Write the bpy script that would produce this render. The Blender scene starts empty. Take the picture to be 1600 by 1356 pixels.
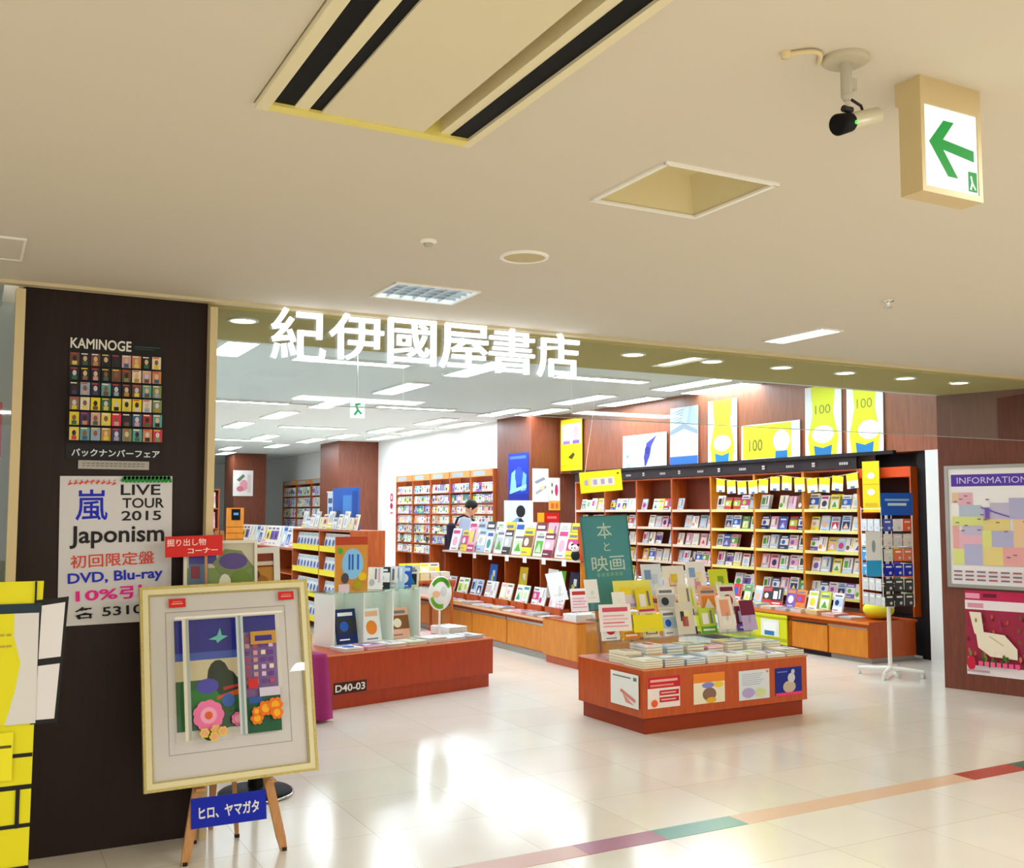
import bpy, bmesh, math, random
from mathutils import Vector, Matrix, Euler
R = math.radians
PI = math.pi
rnd = random.Random(7)
SC = bpy.context.scene
COL = SC.collection

# ------------------------------------------------------------------ camera
cd = bpy.data.cameras.new('camera')
cd.sensor_width = 36.0
cd.sensor_fit = 'HORIZONTAL'
cd.lens = 36.0
cd.clip_start = 0.05
cd.clip_end = 200
cam = bpy.data.objects.new('camera', cd)
cam.location = (0, 0, 1.55)
cam.rotation_euler = (R(90 + 4.36), 0, R(-28))
COL.objects.link(cam)
SC.camera = cam

# ------------------------------------------------------------------ world, mall light, exposure
w = bpy.data.worlds.new('mall_ambience')
SC.world = w
w.use_nodes = True
bg = w.node_tree.nodes['Background']
bg.inputs[0].default_value = (1.0, 0.94, 0.84, 1)
bg.inputs[1].default_value = 0.75
SC.view_settings.view_transform = 'Standard'
SC.view_settings.look = 'None'
SC.view_settings.exposure = 0.5
SC.view_settings.gamma = 1.0
SC.cycles.use_denoising = True
SC.cycles.max_bounces = 8
SC.cycles.transparent_max_bounces = 12
SC.cycles.sample_clamp_indirect = 6


def area(name, loc, sx, sy, power, color, rot=(0, 0, 0)):
    l = bpy.data.lights.new(name, 'AREA')
    l.shape = 'RECTANGLE'
    l.size, l.size_y = sx, sy
    l.energy = power
    l.color = color
    o = bpy.data.objects.new(name, l)
    o.location = loc
    o.rotation_euler = rot
    COL.objects.link(o)
    return o


# lamps of the mall corridor ceiling, in rows over the walkway
for i, (x, y) in enumerate([(-2.5, 1.0), (0.5, -1.6), (3.6, -1.6), (6.7, -1.6), (3.2, 1.2), (6.2, 1.2), (-2.5, -1.6)]):
    area('corridor_lamp', (x, y, 2.585), 1.2, 0.3, 34, (1.0, 0.94, 0.83))


# ------------------------------------------------------------------ materials
def lin(h):
    if isinstance(h, str):
        h = h.lstrip('#')
        c = [int(h[i:i + 2], 16) / 255 for i in (0, 2, 4)]
    else:
        c = h
    return tuple(((v / 12.92) if v <= 0.04045 else ((v + 0.055) / 1.055) ** 2.4) for v in c)


MATS = {}


def mat(hexc, rough=0.5, metal=0.0, coat=0.0, spec=0.3):
    k = (hexc, rough, metal, coat, spec)
    if k in MATS:
        return MATS[k]
    m = bpy.data.materials.new('paint_' + hexc.lstrip('#'))
    m.use_nodes = True
    b = m.node_tree.nodes['Principled BSDF']
    b.inputs['Base Color'].default_value = (*lin(hexc), 1)
    b.inputs['Roughness'].default_value = rough
    b.inputs['Metallic'].default_value = metal
    b.inputs['Coat Weight'].default_value = coat
    b.inputs['Specular IOR Level'].default_value = spec
    MATS[k] = m
    return m


def emis(name, hexc, strength):
    k = ('E', hexc, strength)
    if k in MATS:
        return MATS[k]
    m = bpy.data.materials.new(name)
    m.use_nodes = True
    b = m.node_tree.nodes['Principled BSDF']
    b.inputs['Base Color'].default_value = (0.03, 0.03, 0.03, 1)
    b.inputs['Emission Color'].default_value = (*lin(hexc), 1)
    b.inputs['Emission Strength'].default_value = strength
    b.inputs['Specular IOR Level'].default_value = 0.05
    MATS[k] = m
    return m


def wood(name, c1, c2, scale=(14, 14, 1.2), rough=0.4, bump=0.0, spec=0.5):
    m = bpy.data.materials.new(name)
    m.use_nodes = True
    nt = m.node_tree
    b = nt.nodes['Principled BSDF']
    tc = nt.nodes.new('ShaderNodeTexCoord')
    mp = nt.nodes.new('ShaderNodeMapping')
    mp.inputs['Scale'].default_value = scale
    nz = nt.nodes.new('ShaderNodeTexNoise')
    nz.inputs['Scale'].default_value = 3.0
    nz.inputs['Detail'].default_value = 6
    nz.inputs['Distortion'].default_value = 0.6
    cr = nt.nodes.new('ShaderNodeValToRGB')
    cr.color_ramp.elements[0].color = (*lin(c1), 1)
    cr.color_ramp.elements[0].position = 0.3
    cr.color_ramp.elements[1].color = (*lin(c2), 1)
    cr.color_ramp.elements[1].position = 0.72
    nt.links.new(tc.outputs['Object'], mp.inputs[0])
    nt.links.new(mp.outputs[0], nz.inputs[0])
    nt.links.new(nz.outputs[0], cr.inputs[0])
    nt.links.new(cr.outputs[0], b.inputs['Base Color'])
    b.inputs['Roughness'].default_value = rough
    b.inputs['Specular IOR Level'].default_value = spec
    return m


def tile_floor(name, c1, c2, cm, size, rough):
    m = bpy.data.materials.new(name)
    m.use_nodes = True
    nt = m.node_tree
    b = nt.nodes['Principled BSDF']
    tc = nt.nodes.new('ShaderNodeTexCoord')
    br = nt.nodes.new('ShaderNodeTexBrick')
    br.offset = 0.0
    br.inputs['Color1'].default_value = (*lin(c1), 1)
    br.inputs['Color2'].default_value = (*lin(c2), 1)
    br.inputs['Mortar'].default_value = (*lin(cm), 1)
    br.inputs['Scale'].default_value = 1.0
    br.inputs['Mortar Size'].default_value = 0.003
    br.inputs['Mortar Smooth'].default_value = 0.3
    br.inputs['Brick Width'].default_value = size
    br.inputs['Row Height'].default_value = size
    nz = nt.nodes.new('ShaderNodeTexNoise')
    nz.inputs['Scale'].default_value = 2.2
    nz.inputs['Detail'].default_value = 5
    mx = nt.nodes.new('ShaderNodeMix')
    mx.data_type = 'RGBA'
    mx.blend_type = 'MULTIPLY'
    mx.inputs['Factor'].default_value = 0.12
    nt.links.new(tc.outputs['Object'], br.inputs[0])
    nt.links.new(tc.outputs['Object'], nz.inputs[0])
    nt.links.new(br.outputs[0], mx.inputs[6])
    nt.links.new(nz.outputs[0], mx.inputs[7])
    nt.links.new(mx.outputs[2], b.inputs['Base Color'])
    b.inputs['Roughness'].default_value = rough
    b.inputs['Specular IOR Level'].default_value = 0.6
    return m


def plaster(name, c, rough=0.85):
    m = bpy.data.materials.new(name)
    m.use_nodes = True
    nt = m.node_tree
    b = nt.nodes['Principled BSDF']
    nz = nt.nodes.new('ShaderNodeTexNoise')
    nz.inputs['Scale'].default_value = 60
    bp = nt.nodes.new('ShaderNodeBump')
    bp.inputs['Strength'].default_value = 0.04
    tc = nt.nodes.new('ShaderNodeTexCoord')
    nt.links.new(tc.outputs['Object'], nz.inputs[0])
    nt.links.new(nz.outputs[0], bp.inputs['Height'])
    nt.links.new(bp.outputs[0], b.inputs['Normal'])
    b.inputs['Base Color'].default_value = (*lin(c), 1)
    b.inputs['Roughness'].default_value = rough
    return m


def glass(name, tint, refl=1.0, rough=0.02):
    m = bpy.data.materials.new(name)
    m.use_nodes = True
    nt = m.node_tree
    nt.nodes.remove(nt.nodes['Principled BSDF'])
    out = nt.nodes['Material Output']
    tr = nt.nodes.new('ShaderNodeBsdfTransparent')
    tr.inputs[0].default_value = (*tint, 1)
    gl = nt.nodes.new('ShaderNodeBsdfGlossy')
    gl.inputs['Roughness'].default_value = rough
    gl.inputs['Color'].default_value = (refl, refl, refl, 1)
    lw = nt.nodes.new('ShaderNodeLayerWeight')
    lw.inputs['Blend'].default_value = 0.5
    pw = nt.nodes.new('ShaderNodeMath')
    pw.operation = 'POWER'
    pw.inputs[1].default_value = 4.0
    fr = nt.nodes.new('ShaderNodeMath')
    fr.operation = 'MULTIPLY_ADD'
    fr.inputs[1].default_value = 0.9
    fr.inputs[2].default_value = 0.05
    nt.links.new(lw.outputs['Facing'], pw.inputs[0])
    nt.links.new(pw.outputs[0], fr.inputs[0])
    mx = nt.nodes.new('ShaderNodeMixShader')
    nt.links.new(fr.outputs[0], mx.inputs[0])
    nt.links.new(tr.outputs[0], mx.inputs[1])
    nt.links.new(gl.outputs[0], mx.inputs[2])
    nt.links.new(mx.outputs[0], out.inputs[0])
    return m


M_PILLAR = wood('dark_wenge_laminate', '#1f100d', '#291611', rough=0.5, spec=.3)
M_INFO = wood('brown_walnut_laminate', '#643222', '#7a402d', rough=0.45)
M_BULK = wood('mid_walnut_panel', '#84462a', '#a25c3a', rough=0.4)
M_COLUMN = wood('brown_column_panel', '#66301a', '#834226', rough=0.4)
M_CHERRY = wood('cherry_veneer', '#b5460a', '#c8570e', scale=(10, 10, 1.5), rough=0.35)
M_ORANGE = wood('orange_beech_veneer', '#cc7410', '#da8c18', scale=(8, 8, 1.5), rough=0.4)
M_SHELF = wood('shelf_cherry_veneer', '#a04414', '#bb5a1e', scale=(10, 10, 1.5), rough=0.45)
M_BACK = wood('shelf_back_board', '#6e2a10', '#7c3414', scale=(10, 10, 1.5), rough=0.6)
M_EASEL = wood('easel_oak', '#b27a44', '#c8945a', scale=(25, 25, 2), rough=0.5)
M_FLOOR = tile_floor('cream_polished_tile', '#efebe1', '#e9e3d6', '#d4ccbb', 0.6, 0.16)
M_MALLC = plaster('mall_ceiling_paint', '#d3cab9')
M_SHOPC = plaster('shop_ceiling_paint', '#e2e8e4')
M_WHITE = plaster('white_wall_paint', '#f2f2ee')
M_SOFFIT = plaster('soffit_paint', '#b5a255')
M_BEIGE = mat('#dcc99c', 0.45)
M_GLASS = glass('clear_glass_curtain', (0.86, 0.91, 0.93), 1.0)
M_ACRYL = glass('clear_acrylic', (0.93, 0.96, 0.97), 0.9, 0.05)
M_CHROME = mat('#d8d8d8', 0.18, 1.0)
M_ALU = mat('#b8b8b4', 0.35, 1.0)
M_BLACK = mat('#08080a', 0.6, spec=.15)
M_DARK = mat('#1d1a1c', 0.5)
M_PAPER = mat('#f1f1ec', 0.6)
M_PLASTIC = mat('#f3f1ea', 0.35)
M_TUBE = emis('fluorescent_diffuser', '#e6f4ff', 17.0)
M_LETTER = emis('lit_white_letter', '#eef6ff', 1.5)
M_DOWN = emis('warm_downlight', '#ffe9b8', 14.0)


# ------------------------------------------------------------------ mesh helper
class MB:
    def __init__(s):
        s.v, s.f, s.m, s.mats = [], [], [], []
        s.lv = 0
        s.smooth = set()

    def mi(s, m):
        if m not in s.mats:
            s.mats.append(m)
        return s.mats.index(m)

    def add(s, vs, fs, m, mx=None, smooth=False):
        b = len(s.v)
        for p in vs:
            p = Vector(p)
            s.v.append(tuple(mx @ p if mx is not None else p))
        i = s.mi(m)
        for f in fs:
            if smooth:
                s.smooth.add(len(s.f))
            s.f.append(tuple(b + k for k in f))
            s.m.append(i)
        return s

    def box(s, x0, x1, y0, y1, z0, z1, m, mx=None):
        vs = [(x, y, z) for x in (x0, x1) for y in (y0, y1) for z in (z0, z1)]
        fs = [(0, 1, 3, 2), (4, 6, 7, 5), (0, 4, 5, 1), (2, 3, 7, 6), (0, 2, 6, 4), (1, 5, 7, 3)]
        return s.add(vs, fs, m, mx)

    def bbox(s, x0, x1, y0, y1, z0, z1, m, b=0.006):
        # box with chamfered vertical and top edges
        vs, fs = [], []
        def ring(i, z):
            a = len(vs)
            for (x, y) in [(x0 + i + b, y0 + i), (x1 - i - b, y0 + i), (x1 - i, y0 + i + b), (x1 - i, y1 - i - b), (x1 - i - b, y1 - i), (x0 + i + b, y1 - i), (x0 + i, y1 - i - b), (x0 + i, y0 + i + b)]:
                vs.append((x, y, z))
            return a
        rs = [ring(0, z0), ring(0, z1 - b), ring(b, z1)]
        for a, c in zip(rs, rs[1:]):
            for k in range(8):
                fs.append((a + k, a + (k + 1) % 8, c + (k + 1) % 8, c + k))
        fs.append(tuple(rs[-1] + k for k in range(8)))
        fs.append(tuple(rs[0] + 7 - k for k in range(8)))
        return s.add(vs, fs, m)

    def prism(s, poly, y0, y1, m, mx=None):
        # poly in xz, extruded along y
        n = len(poly)
        vs = [(x, y0, z) for x, z in poly] + [(x, y1, z) for x, z in poly]
        fs = [tuple(range(n)), tuple(range(2 * n - 1, n - 1, -1))] + [(k + n, (k + 1) % n + n, (k + 1) % n, k) for k in range(n)]
        return s.add(vs, fs, m, mx)

    def tube(s, pts, r, m, n=10, smooth=True):
        pts = [Vector(p) for p in pts]
        rr = r if isinstance(r, (list, tuple)) else [r] * len(pts)
        vs, fs = [], []
        prev = None
        for i, p in enumerate(pts):
            d = (pts[min(i + 1, len(pts) - 1)] - pts[max(i - 1, 0)]).normalized()
            if prev is None:
                a = d.orthogonal().normalized()
            else:
                a = (prev - d * prev.dot(d)).normalized()
            prev = a
            b = d.cross(a)
            for k in range(n):
                t = 2 * PI * k / n
                vs.append(p + (a * math.cos(t) + b * math.sin(t)) * rr[i])
        for i in range(len(pts) - 1):
            for k in range(n):
                fs.append((i * n + k, i * n + (k + 1) % n, (i + 1) * n + (k + 1) % n, (i + 1) * n + k))
        s.add(vs, fs, m, smooth=smooth)
        e = (len(pts) - 1) * n
        s.add(vs[:n], [tuple(range(n - 1, -1, -1))], m)
        s.add(vs[e:], [tuple(range(n))], m)
        return s

    def lathe(s, prof, m, n=24, c=(0, 0, 0), smooth=True, mx=None):
        vs, fs = [], []
        for r, z in prof:
            for k in range(n):
                t = 2 * PI * k / n
                vs.append((c[0] + r * math.cos(t), c[1] + r * math.sin(t), c[2] + z))
        for i in range(len(prof) - 1):
            for k in range(n):
                fs.append((i * n + k, i * n + (k + 1) % n, (i + 1) * n + (k + 1) % n, (i + 1) * n + k))
        s.add(vs, fs, m, mx, smooth=smooth)
        return s

    def sphere(s, c, rx, ry, rz, m, n=14, mx=None):
        prof = [(math.sin(PI * i / n), -math.cos(PI * i / n)) for i in range(n + 1)]
        mm = Matrix.Translation(c) @ Matrix.Diagonal((rx, ry, rz, 1))
        if mx is not None:
            mm = mx @ mm
        return s.lathe([(max(r, 1e-4), z) for r, z in prof], m, n + 4, mx=mm)

    # flat printing on a card: x right, z up, on the face y = s.y0
    y0 = 0.0

    def _y(s):
        s.lv += 1
        return s.y0 - 0.0005 * s.lv - 0.0004

    def rect(s, x0, z0, x1, z1, m):
        y = s._y()
        return s.add([(x0, y, z0), (x1, y, z0), (x1, y, z1), (x0, y, z1)], [(0, 1, 2, 3)], m)

    def poly(s, pts, m):
        y = s._y()
        return s.add([(x, y, z) for x, z in pts], [tuple(range(len(pts)))], m)

    def ell(s, cx, cz, rx, rz, m, n=20, a0=0, a1=2 * PI):
        y = s._y()
        if a1 - a0 > 6.2:
            pts = [(cx + rx * math.cos(2 * PI * k / n), y, cz + rz * math.sin(2 * PI * k / n)) for k in range(n)]
        else:
            pts = [(cx + rx * math.cos(a0 + (a1 - a0) * k / n), y, cz + rz * math.sin(a0 + (a1 - a0) * k / n)) for k in range(n + 1)]
        return s.add(pts, [tuple(range(len(pts)))], m)

    def stroke(s, pts, w, m):
        y = s._y()
        for (xa, za), (xb, zb) in zip(pts, pts[1:]):
            d = Vector((xb - xa, zb - za))
            if d.length < 1e-6:
                continue
            d.normalize()
            n = Vector((-d.y, d.x)) * w / 2
            e = d * w / 3
            s.add([(xa - e.x + n.x, y, za - e.y + n.y), (xb + e.x + n.x, y, zb + e.y + n.y), (xb + e.x - n.x, y, zb + e.y - n.y), (xa - e.x - n.x, y, za - e.y - n.y)], [(3, 2, 1, 0)], m)
        return s

    def text(s, body, cx, cz, m, h=None, w=None, bold=0.0, rot=0.0, squash=True):
        vs, fs, (bw, bh) = glyphs(body, bold)
        y = s._y()
        sx = sz = 1.0
        if h and w:
            sx, sz = w / bw, h / bh
        elif h:
            sx = sz = h / bh
        elif w:
            sx = sz = w / bw
        c, si = math.cos(rot), math.sin(rot)
        out = []
        for (x, zz) in vs:
            x, zz = x * sx, zz * sz
            out.append((cx + x * c - zz * si, y, cz + x * si + zz * c))
        return s.add(out, fs, m)

    def mesh(s, name):
        me = bpy.data.meshes.new(name)
        me.from_pydata(s.v, [], s.f)
        for m in s.mats:
            me.materials.append(m)
        me.polygons.foreach_set('material_index', s.m)
        if s.smooth:
            me.polygons.foreach_set('use_smooth', [i in s.smooth for i in range(len(s.f))])
        me.update()
        return me

    def build(s, name, parent=None, loc=(0, 0, 0), rot=(0, 0, 0), label=None):
        o = bpy.data.objects.new(name, s.mesh(name))
        COL.objects.link(o)
        o.location = loc
        o.rotation_euler = rot
        if parent is not None:
            o.parent = parent
        if label:
            o['label'] = label
        return o


_GL = {}


def glyphs(body, bold=0.0):
    k = (body, bold)
    if k in _GL:
        return _GL[k]
    c = bpy.data.curves.new('lettering', 'FONT')
    c.body = body
    c.size = 1
    c.align_x = 'CENTER'
    c.resolution_u = 3
    c.offset = bold
    o = bpy.data.objects.new('lettering', c)
    COL.objects.link(o)
    dg = bpy.context.evaluated_depsgraph_get()
    me = bpy.data.meshes.new_from_object(o.evaluated_get(dg))
    vs = [(v.co.x, v.co.y) for v in me.vertices]
    fs = [tuple(p.vertices) for p in me.polygons]
    bpy.data.objects.remove(o)
    bpy.data.curves.remove(c)
    bpy.data.meshes.remove(me)
    xs = [v[0] for v in vs]
    zs = [v[1] for v in vs]
    mx, mz = (min(xs) + max(xs)) / 2, (min(zs) + max(zs)) / 2
    vs = [(x - mx, z - mz) for x, z in vs]
    _GL[k] = (vs, fs, (max(xs) - min(xs), max(zs) - min(zs)))
    return _GL[k]


def solid_text(name, body, m, h, w, depth, bevel, parent=None, loc=(0, 0, 0), rot=(0, 0, 0)):
    c = bpy.data.curves.new(name, 'FONT')
    c.body = body
    c.size = 1
    c.align_x = 'CENTER'
    c.resolution_u = 4
    c.extrude = 0.05
    c.bevel_depth = bevel
    c.bevel_resolution = 2
    o = bpy.data.objects.new(name, c)
    COL.objects.link(o)
    dg = bpy.context.evaluated_depsgraph_get()
    me = bpy.data.meshes.new_from_object(o.evaluated_get(dg))
    bpy.data.objects.remove(o)
    xs = [v.co.x for v in me.vertices]
    ys = [v.co.y for v in me.vertices]
    zs = [v.co.z for v in me.vertices]
    for v in me.vertices:
        x = (v.co.x - (min(xs) + max(xs)) / 2) * w / (max(xs) - min(xs))
        z = (v.co.y - min(ys)) * h / (max(ys) - min(ys))
        y = -(v.co.z - min(zs)) * depth / (max(zs) - min(zs))
        v.co = (x, y, z)
    me.materials.clear()
    me.materials.append(m)
    o = bpy.data.objects.new(name, me)
    COL.objects.link(o)
    o.location = loc
    o.rotation_euler = rot
    o.parent = parent
    return o


def tag(o, label, cat, group=None, kind=None):
    for c in ('blue', 'green'):
        label = label.replace('pale ' + c, 'pale-' + c)
    p = label.split(' ')
    if len(p) > 2 and p[1] == 'and' and p[0] == p[2]:
        label = ' '.join(p[2:])
    o['label'] = label
    o['category'] = cat
    if group:
        o['group'] = group
    if kind:
        o['kind'] = kind
    return o


def struct(o):
    o['kind'] = 'structure'
    return o


def thing(name, label, cat, loc=(0, 0, 0), rz=0.0, group=None, rx=0.0, ry=0.0):
    o = bpy.data.objects.new(name, None)
    o.empty_display_size = 0.1
    COL.objects.link(o)
    o.location = loc
    o.rotation_euler = (rx, ry, rz)
    return tag(o, label, cat, group)


def card(w, h, t, m):
    # upright card: bottom centre at the origin, printed face towards -y
    b = MB()
    b.box(-w / 2, w / 2, 0, t, 0, h, m)
    return b


ORD = ['first', 'second', 'third', 'fourth', 'fifth', 'sixth', 'seventh', 'eighth', 'ninth', 'tenth', 'eleventh', 'twelfth', 'thirteenth', 'fourteenth', 'fifteenth', 'sixteenth']

# ================================================================== SETTING
FL = MB().box(-6, 14, -6, 36, -0.1, 0, M_FLOOR).build('floor')
struct(FL)
# coloured border tiles let into the mall floor
MS = {'mauve': mat('#c99f93', .25), 'teal': mat('#5d9c8d', .25), 'peach': mat('#dcb899', .25), 'red': mat('#b23a22', .25), 'green': mat('#2f6a4c', .25), 'plum': mat('#a9708a', .25)}
b = MB()
for x0, x1, k in [(-5, 2.55, 'mauve'), (2.55, 3.0, 'plum'), (3.0, 3.5, 'teal'), (3.5, 5.22, 'peach'), (5.22, 5.72, 'red'), (5.72, 6.3, 'green'), (6.3, 9, 'peach')]:
    y0 = 4.06 + (x0 - 3) * 0.02
    y1 = 4.06 + (x1 - 3) * 0.02
    b.add([(x0, y0, .0015), (x1, y1, .0015), (x1, y1 + .15, .0015), (x0, y0 + .15, .0015), (x0, y0, 0), (x1, y1, 0), (x1, y1 + .15, 0), (x0, y0 + .15, 0)], [(0, 1, 2, 3), (4, 5, 1, 0), (7, 3, 2, 6), (4, 0, 3, 7), (5, 6, 2, 1)], MS[k])
struct(b.build('floor_border_tiles'))

# mall ceiling with openings for the recessed fittings
def slab(name, x0, x1, y0, y1, z, t, m, holes):
    xs = sorted({x0, x1, *[h[0] for h in holes], *[h[1] for h in holes]})
    ys = sorted({y0, y1, *[h[2] for h in holes], *[h[3] for h in holes]})
    b = MB()
    for xa, xb in zip(xs, xs[1:]):
        for ya, yb in zip(ys, ys[1:]):
            cx, cy = (xa + xb) / 2, (ya + yb) / 2
            if any(h[0] < cx < h[1] and h[2] < cy < h[3] for h in holes):
                continue
            b.box(xa, xb, ya, yb, z, z + t, m)
    return struct(b.build(name))


HOLE_AC = (0.615, 1.235, 1.30, 2.575)
HOLE_RC = (1.83, 2.25, 2.44, 2.85)
HOLE_LV = (1.71, 2.12, 4.33, 4.645)
HOLE_FL = (4.29, 4.44, 4.29, 4.77)
slab('ceiling', -6, 14, -3.5, 5.1, 2.6, 0.12, M_MALLC, [HOLE_AC, HOLE_RC, HOLE_LV, HOLE_FL])
# soffit over the shop entrance, shop ceiling and the riser between them
SOFF = MB()
SOFF.box(0.2, 9.3, 5.16, 6.3, 2.6, 2.72, M_SOFFIT)
SOFF.box(0.2, 9.3, 6.3, 6.36, 2.6, 3.2, M_SHOPC)
struct(SOFF.build('ceiling_soffit'))
struct(MB().box(0.2, 9.3, 6.36, 36, 3.2, 3.3, M_SHOPC).build('ceiling_shop'))
struct(MB().box(-6, 14, 5.1, 5.16, 2.585, 2.9, mat('#d6c8a4', .6)).build('trim_1'))      # head frame of the shop front
# walls of the shop
struct(MB().box(8.55, 8.7, 15.4, 36, 0, 3.2, M_WHITE).build('wall_right'))
struct(MB().box(0.1, 8.7, 35.8, 36, 0, 3.2, M_WHITE).build('wall_back'))
struct(MB().box(0.1, 0.2, 5.8, 36, 0, 3.2, M_WHITE).build('wall_left'))
struct(MB().box(9.2, 9.35, 5.1, 15.4, 0, 3.2, M_WHITE).build('wall_right_inner'))
bk = MB()
bk.box(8.9, 9.2, 7.25, 15.0, 2.2, 3.2, M_BULK)
struct(bk.build('wall_bulkhead'))
wc = MB()
wc.box(8.9, 9.2, 7.25, 7.47, 0, 2.2, M_WHITE)
struct(wc.build('trim_2'))
rc = MB()
rc.box(9.0, 9.2, 7.47, 7.66, 0, 2.2, M_DARK)
rc.box(9.185, 9.2, 7.66, 8.4, 0, 2.2, M_DARK)
struct(rc.build('wall_recess'))
struct(MB().box(8.34, 9.2, 15.0, 16.25, 0, 3.2, M_COLUMN).build('column_near'))
struct(MB().box(7.58, 8.55, 22.8, 24.2, 0, 3.2, M_COLUMN).build('column_middle'))
struct(MB().box(6.6, 7.5, 29.0, 30.2, 0, 3.2, M_COLUMN).build('column_far'))
# left pillar
struct(MB().box(0.205, 1.03, 5.17, 5.8, 0, 2.6, M_PILLAR).build('wall_pillar_left'))
struct(MB().box(1.03, 1.065, 5.1, 5.3, 0, 2.56, M_BEIGE).build('trim_3'))
struct(MB().box(0.165, 0.205, 5.08, 5.2, 0, 2.56, M_BEIGE).build('trim_4'))
# right information wall, turned 16 degrees
IR = math.atan2(-.961, .275)
inf = MB().box(0, 2.4, 0, 0.25, 0, 2.6, M_INFO).build('wall_information', loc=(7.72, 6.34, 0), rot=(0, 0, IR))
struct(inf)
# neighbouring shop window on the far left
wn = MB().box(-3.0, 0.165, 5.12, 5.13, 0.05, 2.5, M_GLASS).build('window_1')
struct(wn)
struct(MB().box(-3, 0.1, 6.6, 6.7, 0, 2.6, mat('#c9d2d8', .8)).build('wall_neighbour'))
struct(MB().box(-3, 0.12, 5.08, 5.16, 0, 0.05, M_BEIGE).build('trim_5'))
struct(MB().box(-3, 0.12, 5.16, 6.6, 2.6, 2.7, M_SHOPC).build('ceiling_neighbour'))


# ================================================================== GLASS CURTAIN AND SHOP SIGN
xs = [1.066, 2.06, 3.12, 4.2, 5.3, 6.4, 7.4, 8.0]
for i in range(len(xs) - 1):
    a, c = xs[i], xs[i + 1]
    t = thing('glass_curtain_pane', f'clear hanging glass smoke curtain pane, {ORD[i]} from the left pillar, above shop entrance', 'glass panel', ((a + c) / 2, 5.12, 2.1), group='hanging glass panes over the entrance')
    h = (c - a) / 2 - 0.003
    MB().box(-h, h, 0, 0.008, 0.006, 0.46, M_GLASS).build('pane', t)
    MB().box(-h, h, -0.0005, 0.0085, 0, 0.004, mat('#93a09c', .3)).build('edge_strip', t, label='pale bottom edge strip')
SIGN = [('紀', 1.475, .285, 2.325, .285), ('伊', 1.787, .30, 2.345, .262), ('國', 2.102, .28, 2.345, .258), ('屋', 2.415, .31, 2.34, .258), ('書', 2.715, .29, 2.335, .265), ('店', 3.02, .285, 2.33, .262)]
for i, (ch, x, wd, z, hh) in enumerate(SIGN):
    hh = min(hh, 2.592 - z)
    o = solid_text('sign_letter', ch, M_LETTER, hh, wd, 0.022, 0.010, loc=(x, 5.115, z))
    tag(o, f'glowing white shop sign character on the glass, {ORD[i]} of six from the left', 'sign letter', 'illuminated characters of the shop sign')

# downlights in the soffit
for i, x in enumerate([0.62 + 0.0, 1.306, 1.95, 2.6, 3.25, 3.894, 4.557, 5.196, 5.828, 6.476, 7.099]):
    if i == 0:
        continue
    t = thing('downlight', f'small round warm downlight in entrance soffit, {ORD[i - 1]} from the left pillar', 'ceiling light', (x, 5.60, 2.6), group='downlights along the entrance soffit')
    MB().lathe([(0.085, 0.0), (0.085, -0.006), (0.068, -0.008), (0.066, 0.0)], M_PLASTIC, 24).build('trim_ring', t)
    MB().lathe([(0.067, -0.003), (0.03, -0.006), (0.001, -0.007)], M_DOWN, 24).build('lamp', t)

# fluorescent fittings of the shop ceiling
LY = [(5.02, 12.6), (4.80, 14.87), (4.6, 17.0), (4.45, 19.3), (7.44, 16.95), (7.32, 19.15), (8.0, 19.3), (8.1, 17.3), (7.72, 14.85), (8.25, 14.5), (7.87, 12.6), (8.15, 10.45), (8.74, 10.6), (8.62, 12.5), (5.12, 10.45), (7.12, 21.15), (6.9, 22.8), (8.0, 21.1), (5.7, 22.2), (6.3, 28.8), (6.7, 25.0), (5.9, 26.5), (2.3, 10.1), (2.1, 12.6), (5.15, 8.3), (8.1, 8.3), (2.2, 8.3), (1.9, 15), (1.7, 19.2)]
LX = [(3.6, 15.14), (6.21, 14.9), (5.88, 19.27), (5.5, 23.35), (6.85, 10.53), (3.66, 10.6), (3.0, 19.3), (3.6, 7.6), (6.6, 7.6)]
LP = MB()
def ceiling_light(x, y, alongx, label):
    t = thing('ceiling_light', label, 'ceiling light', (x, y, 3.2), R(90) if alongx else 0, 'fluorescent fittings on the shop ceiling')
    wd = 0.10 if alongx else 0.15
    f = MB()
    f.box(-wd - .02, wd + .02, -.66, -.64, -.03, 0, M_PLASTIC)
    f.box(-wd - .02, wd + .02, .64, .66, -.03, 0, M_PLASTIC)
    f.box(-wd - .02, -wd, -.64, .64, -.03, 0, M_PLASTIC)
    f.box(wd, wd + .02, -.64, .64, -.03, 0, M_PLASTIC)
    f.build('frame', t)
    MB().box(-wd, wd, -.64, .64, -.025, -.002, M_TUBE).build('diffuser', t)
rows = {}
for x, y in LY:
    rows.setdefault(round(y / 2.15), []).append((x, y))
ri = 0
for k in sorted(rows):
    ri += 1
    for j, (x, y) in enumerate(sorted(rows[k])):
        ceiling_light(x, y, False, f'broad white ceiling light, {ORD[j]} from left in {ORD[ri - 1]} row behind the entrance')
for j, (x, y) in enumerate(sorted(LX, key=lambda p: (p[1], p[0]))):
    ceiling_light(x, y, True, f'narrow crosswise white ceiling light, {ORD[j]} counted from the entrance inward')


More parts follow.
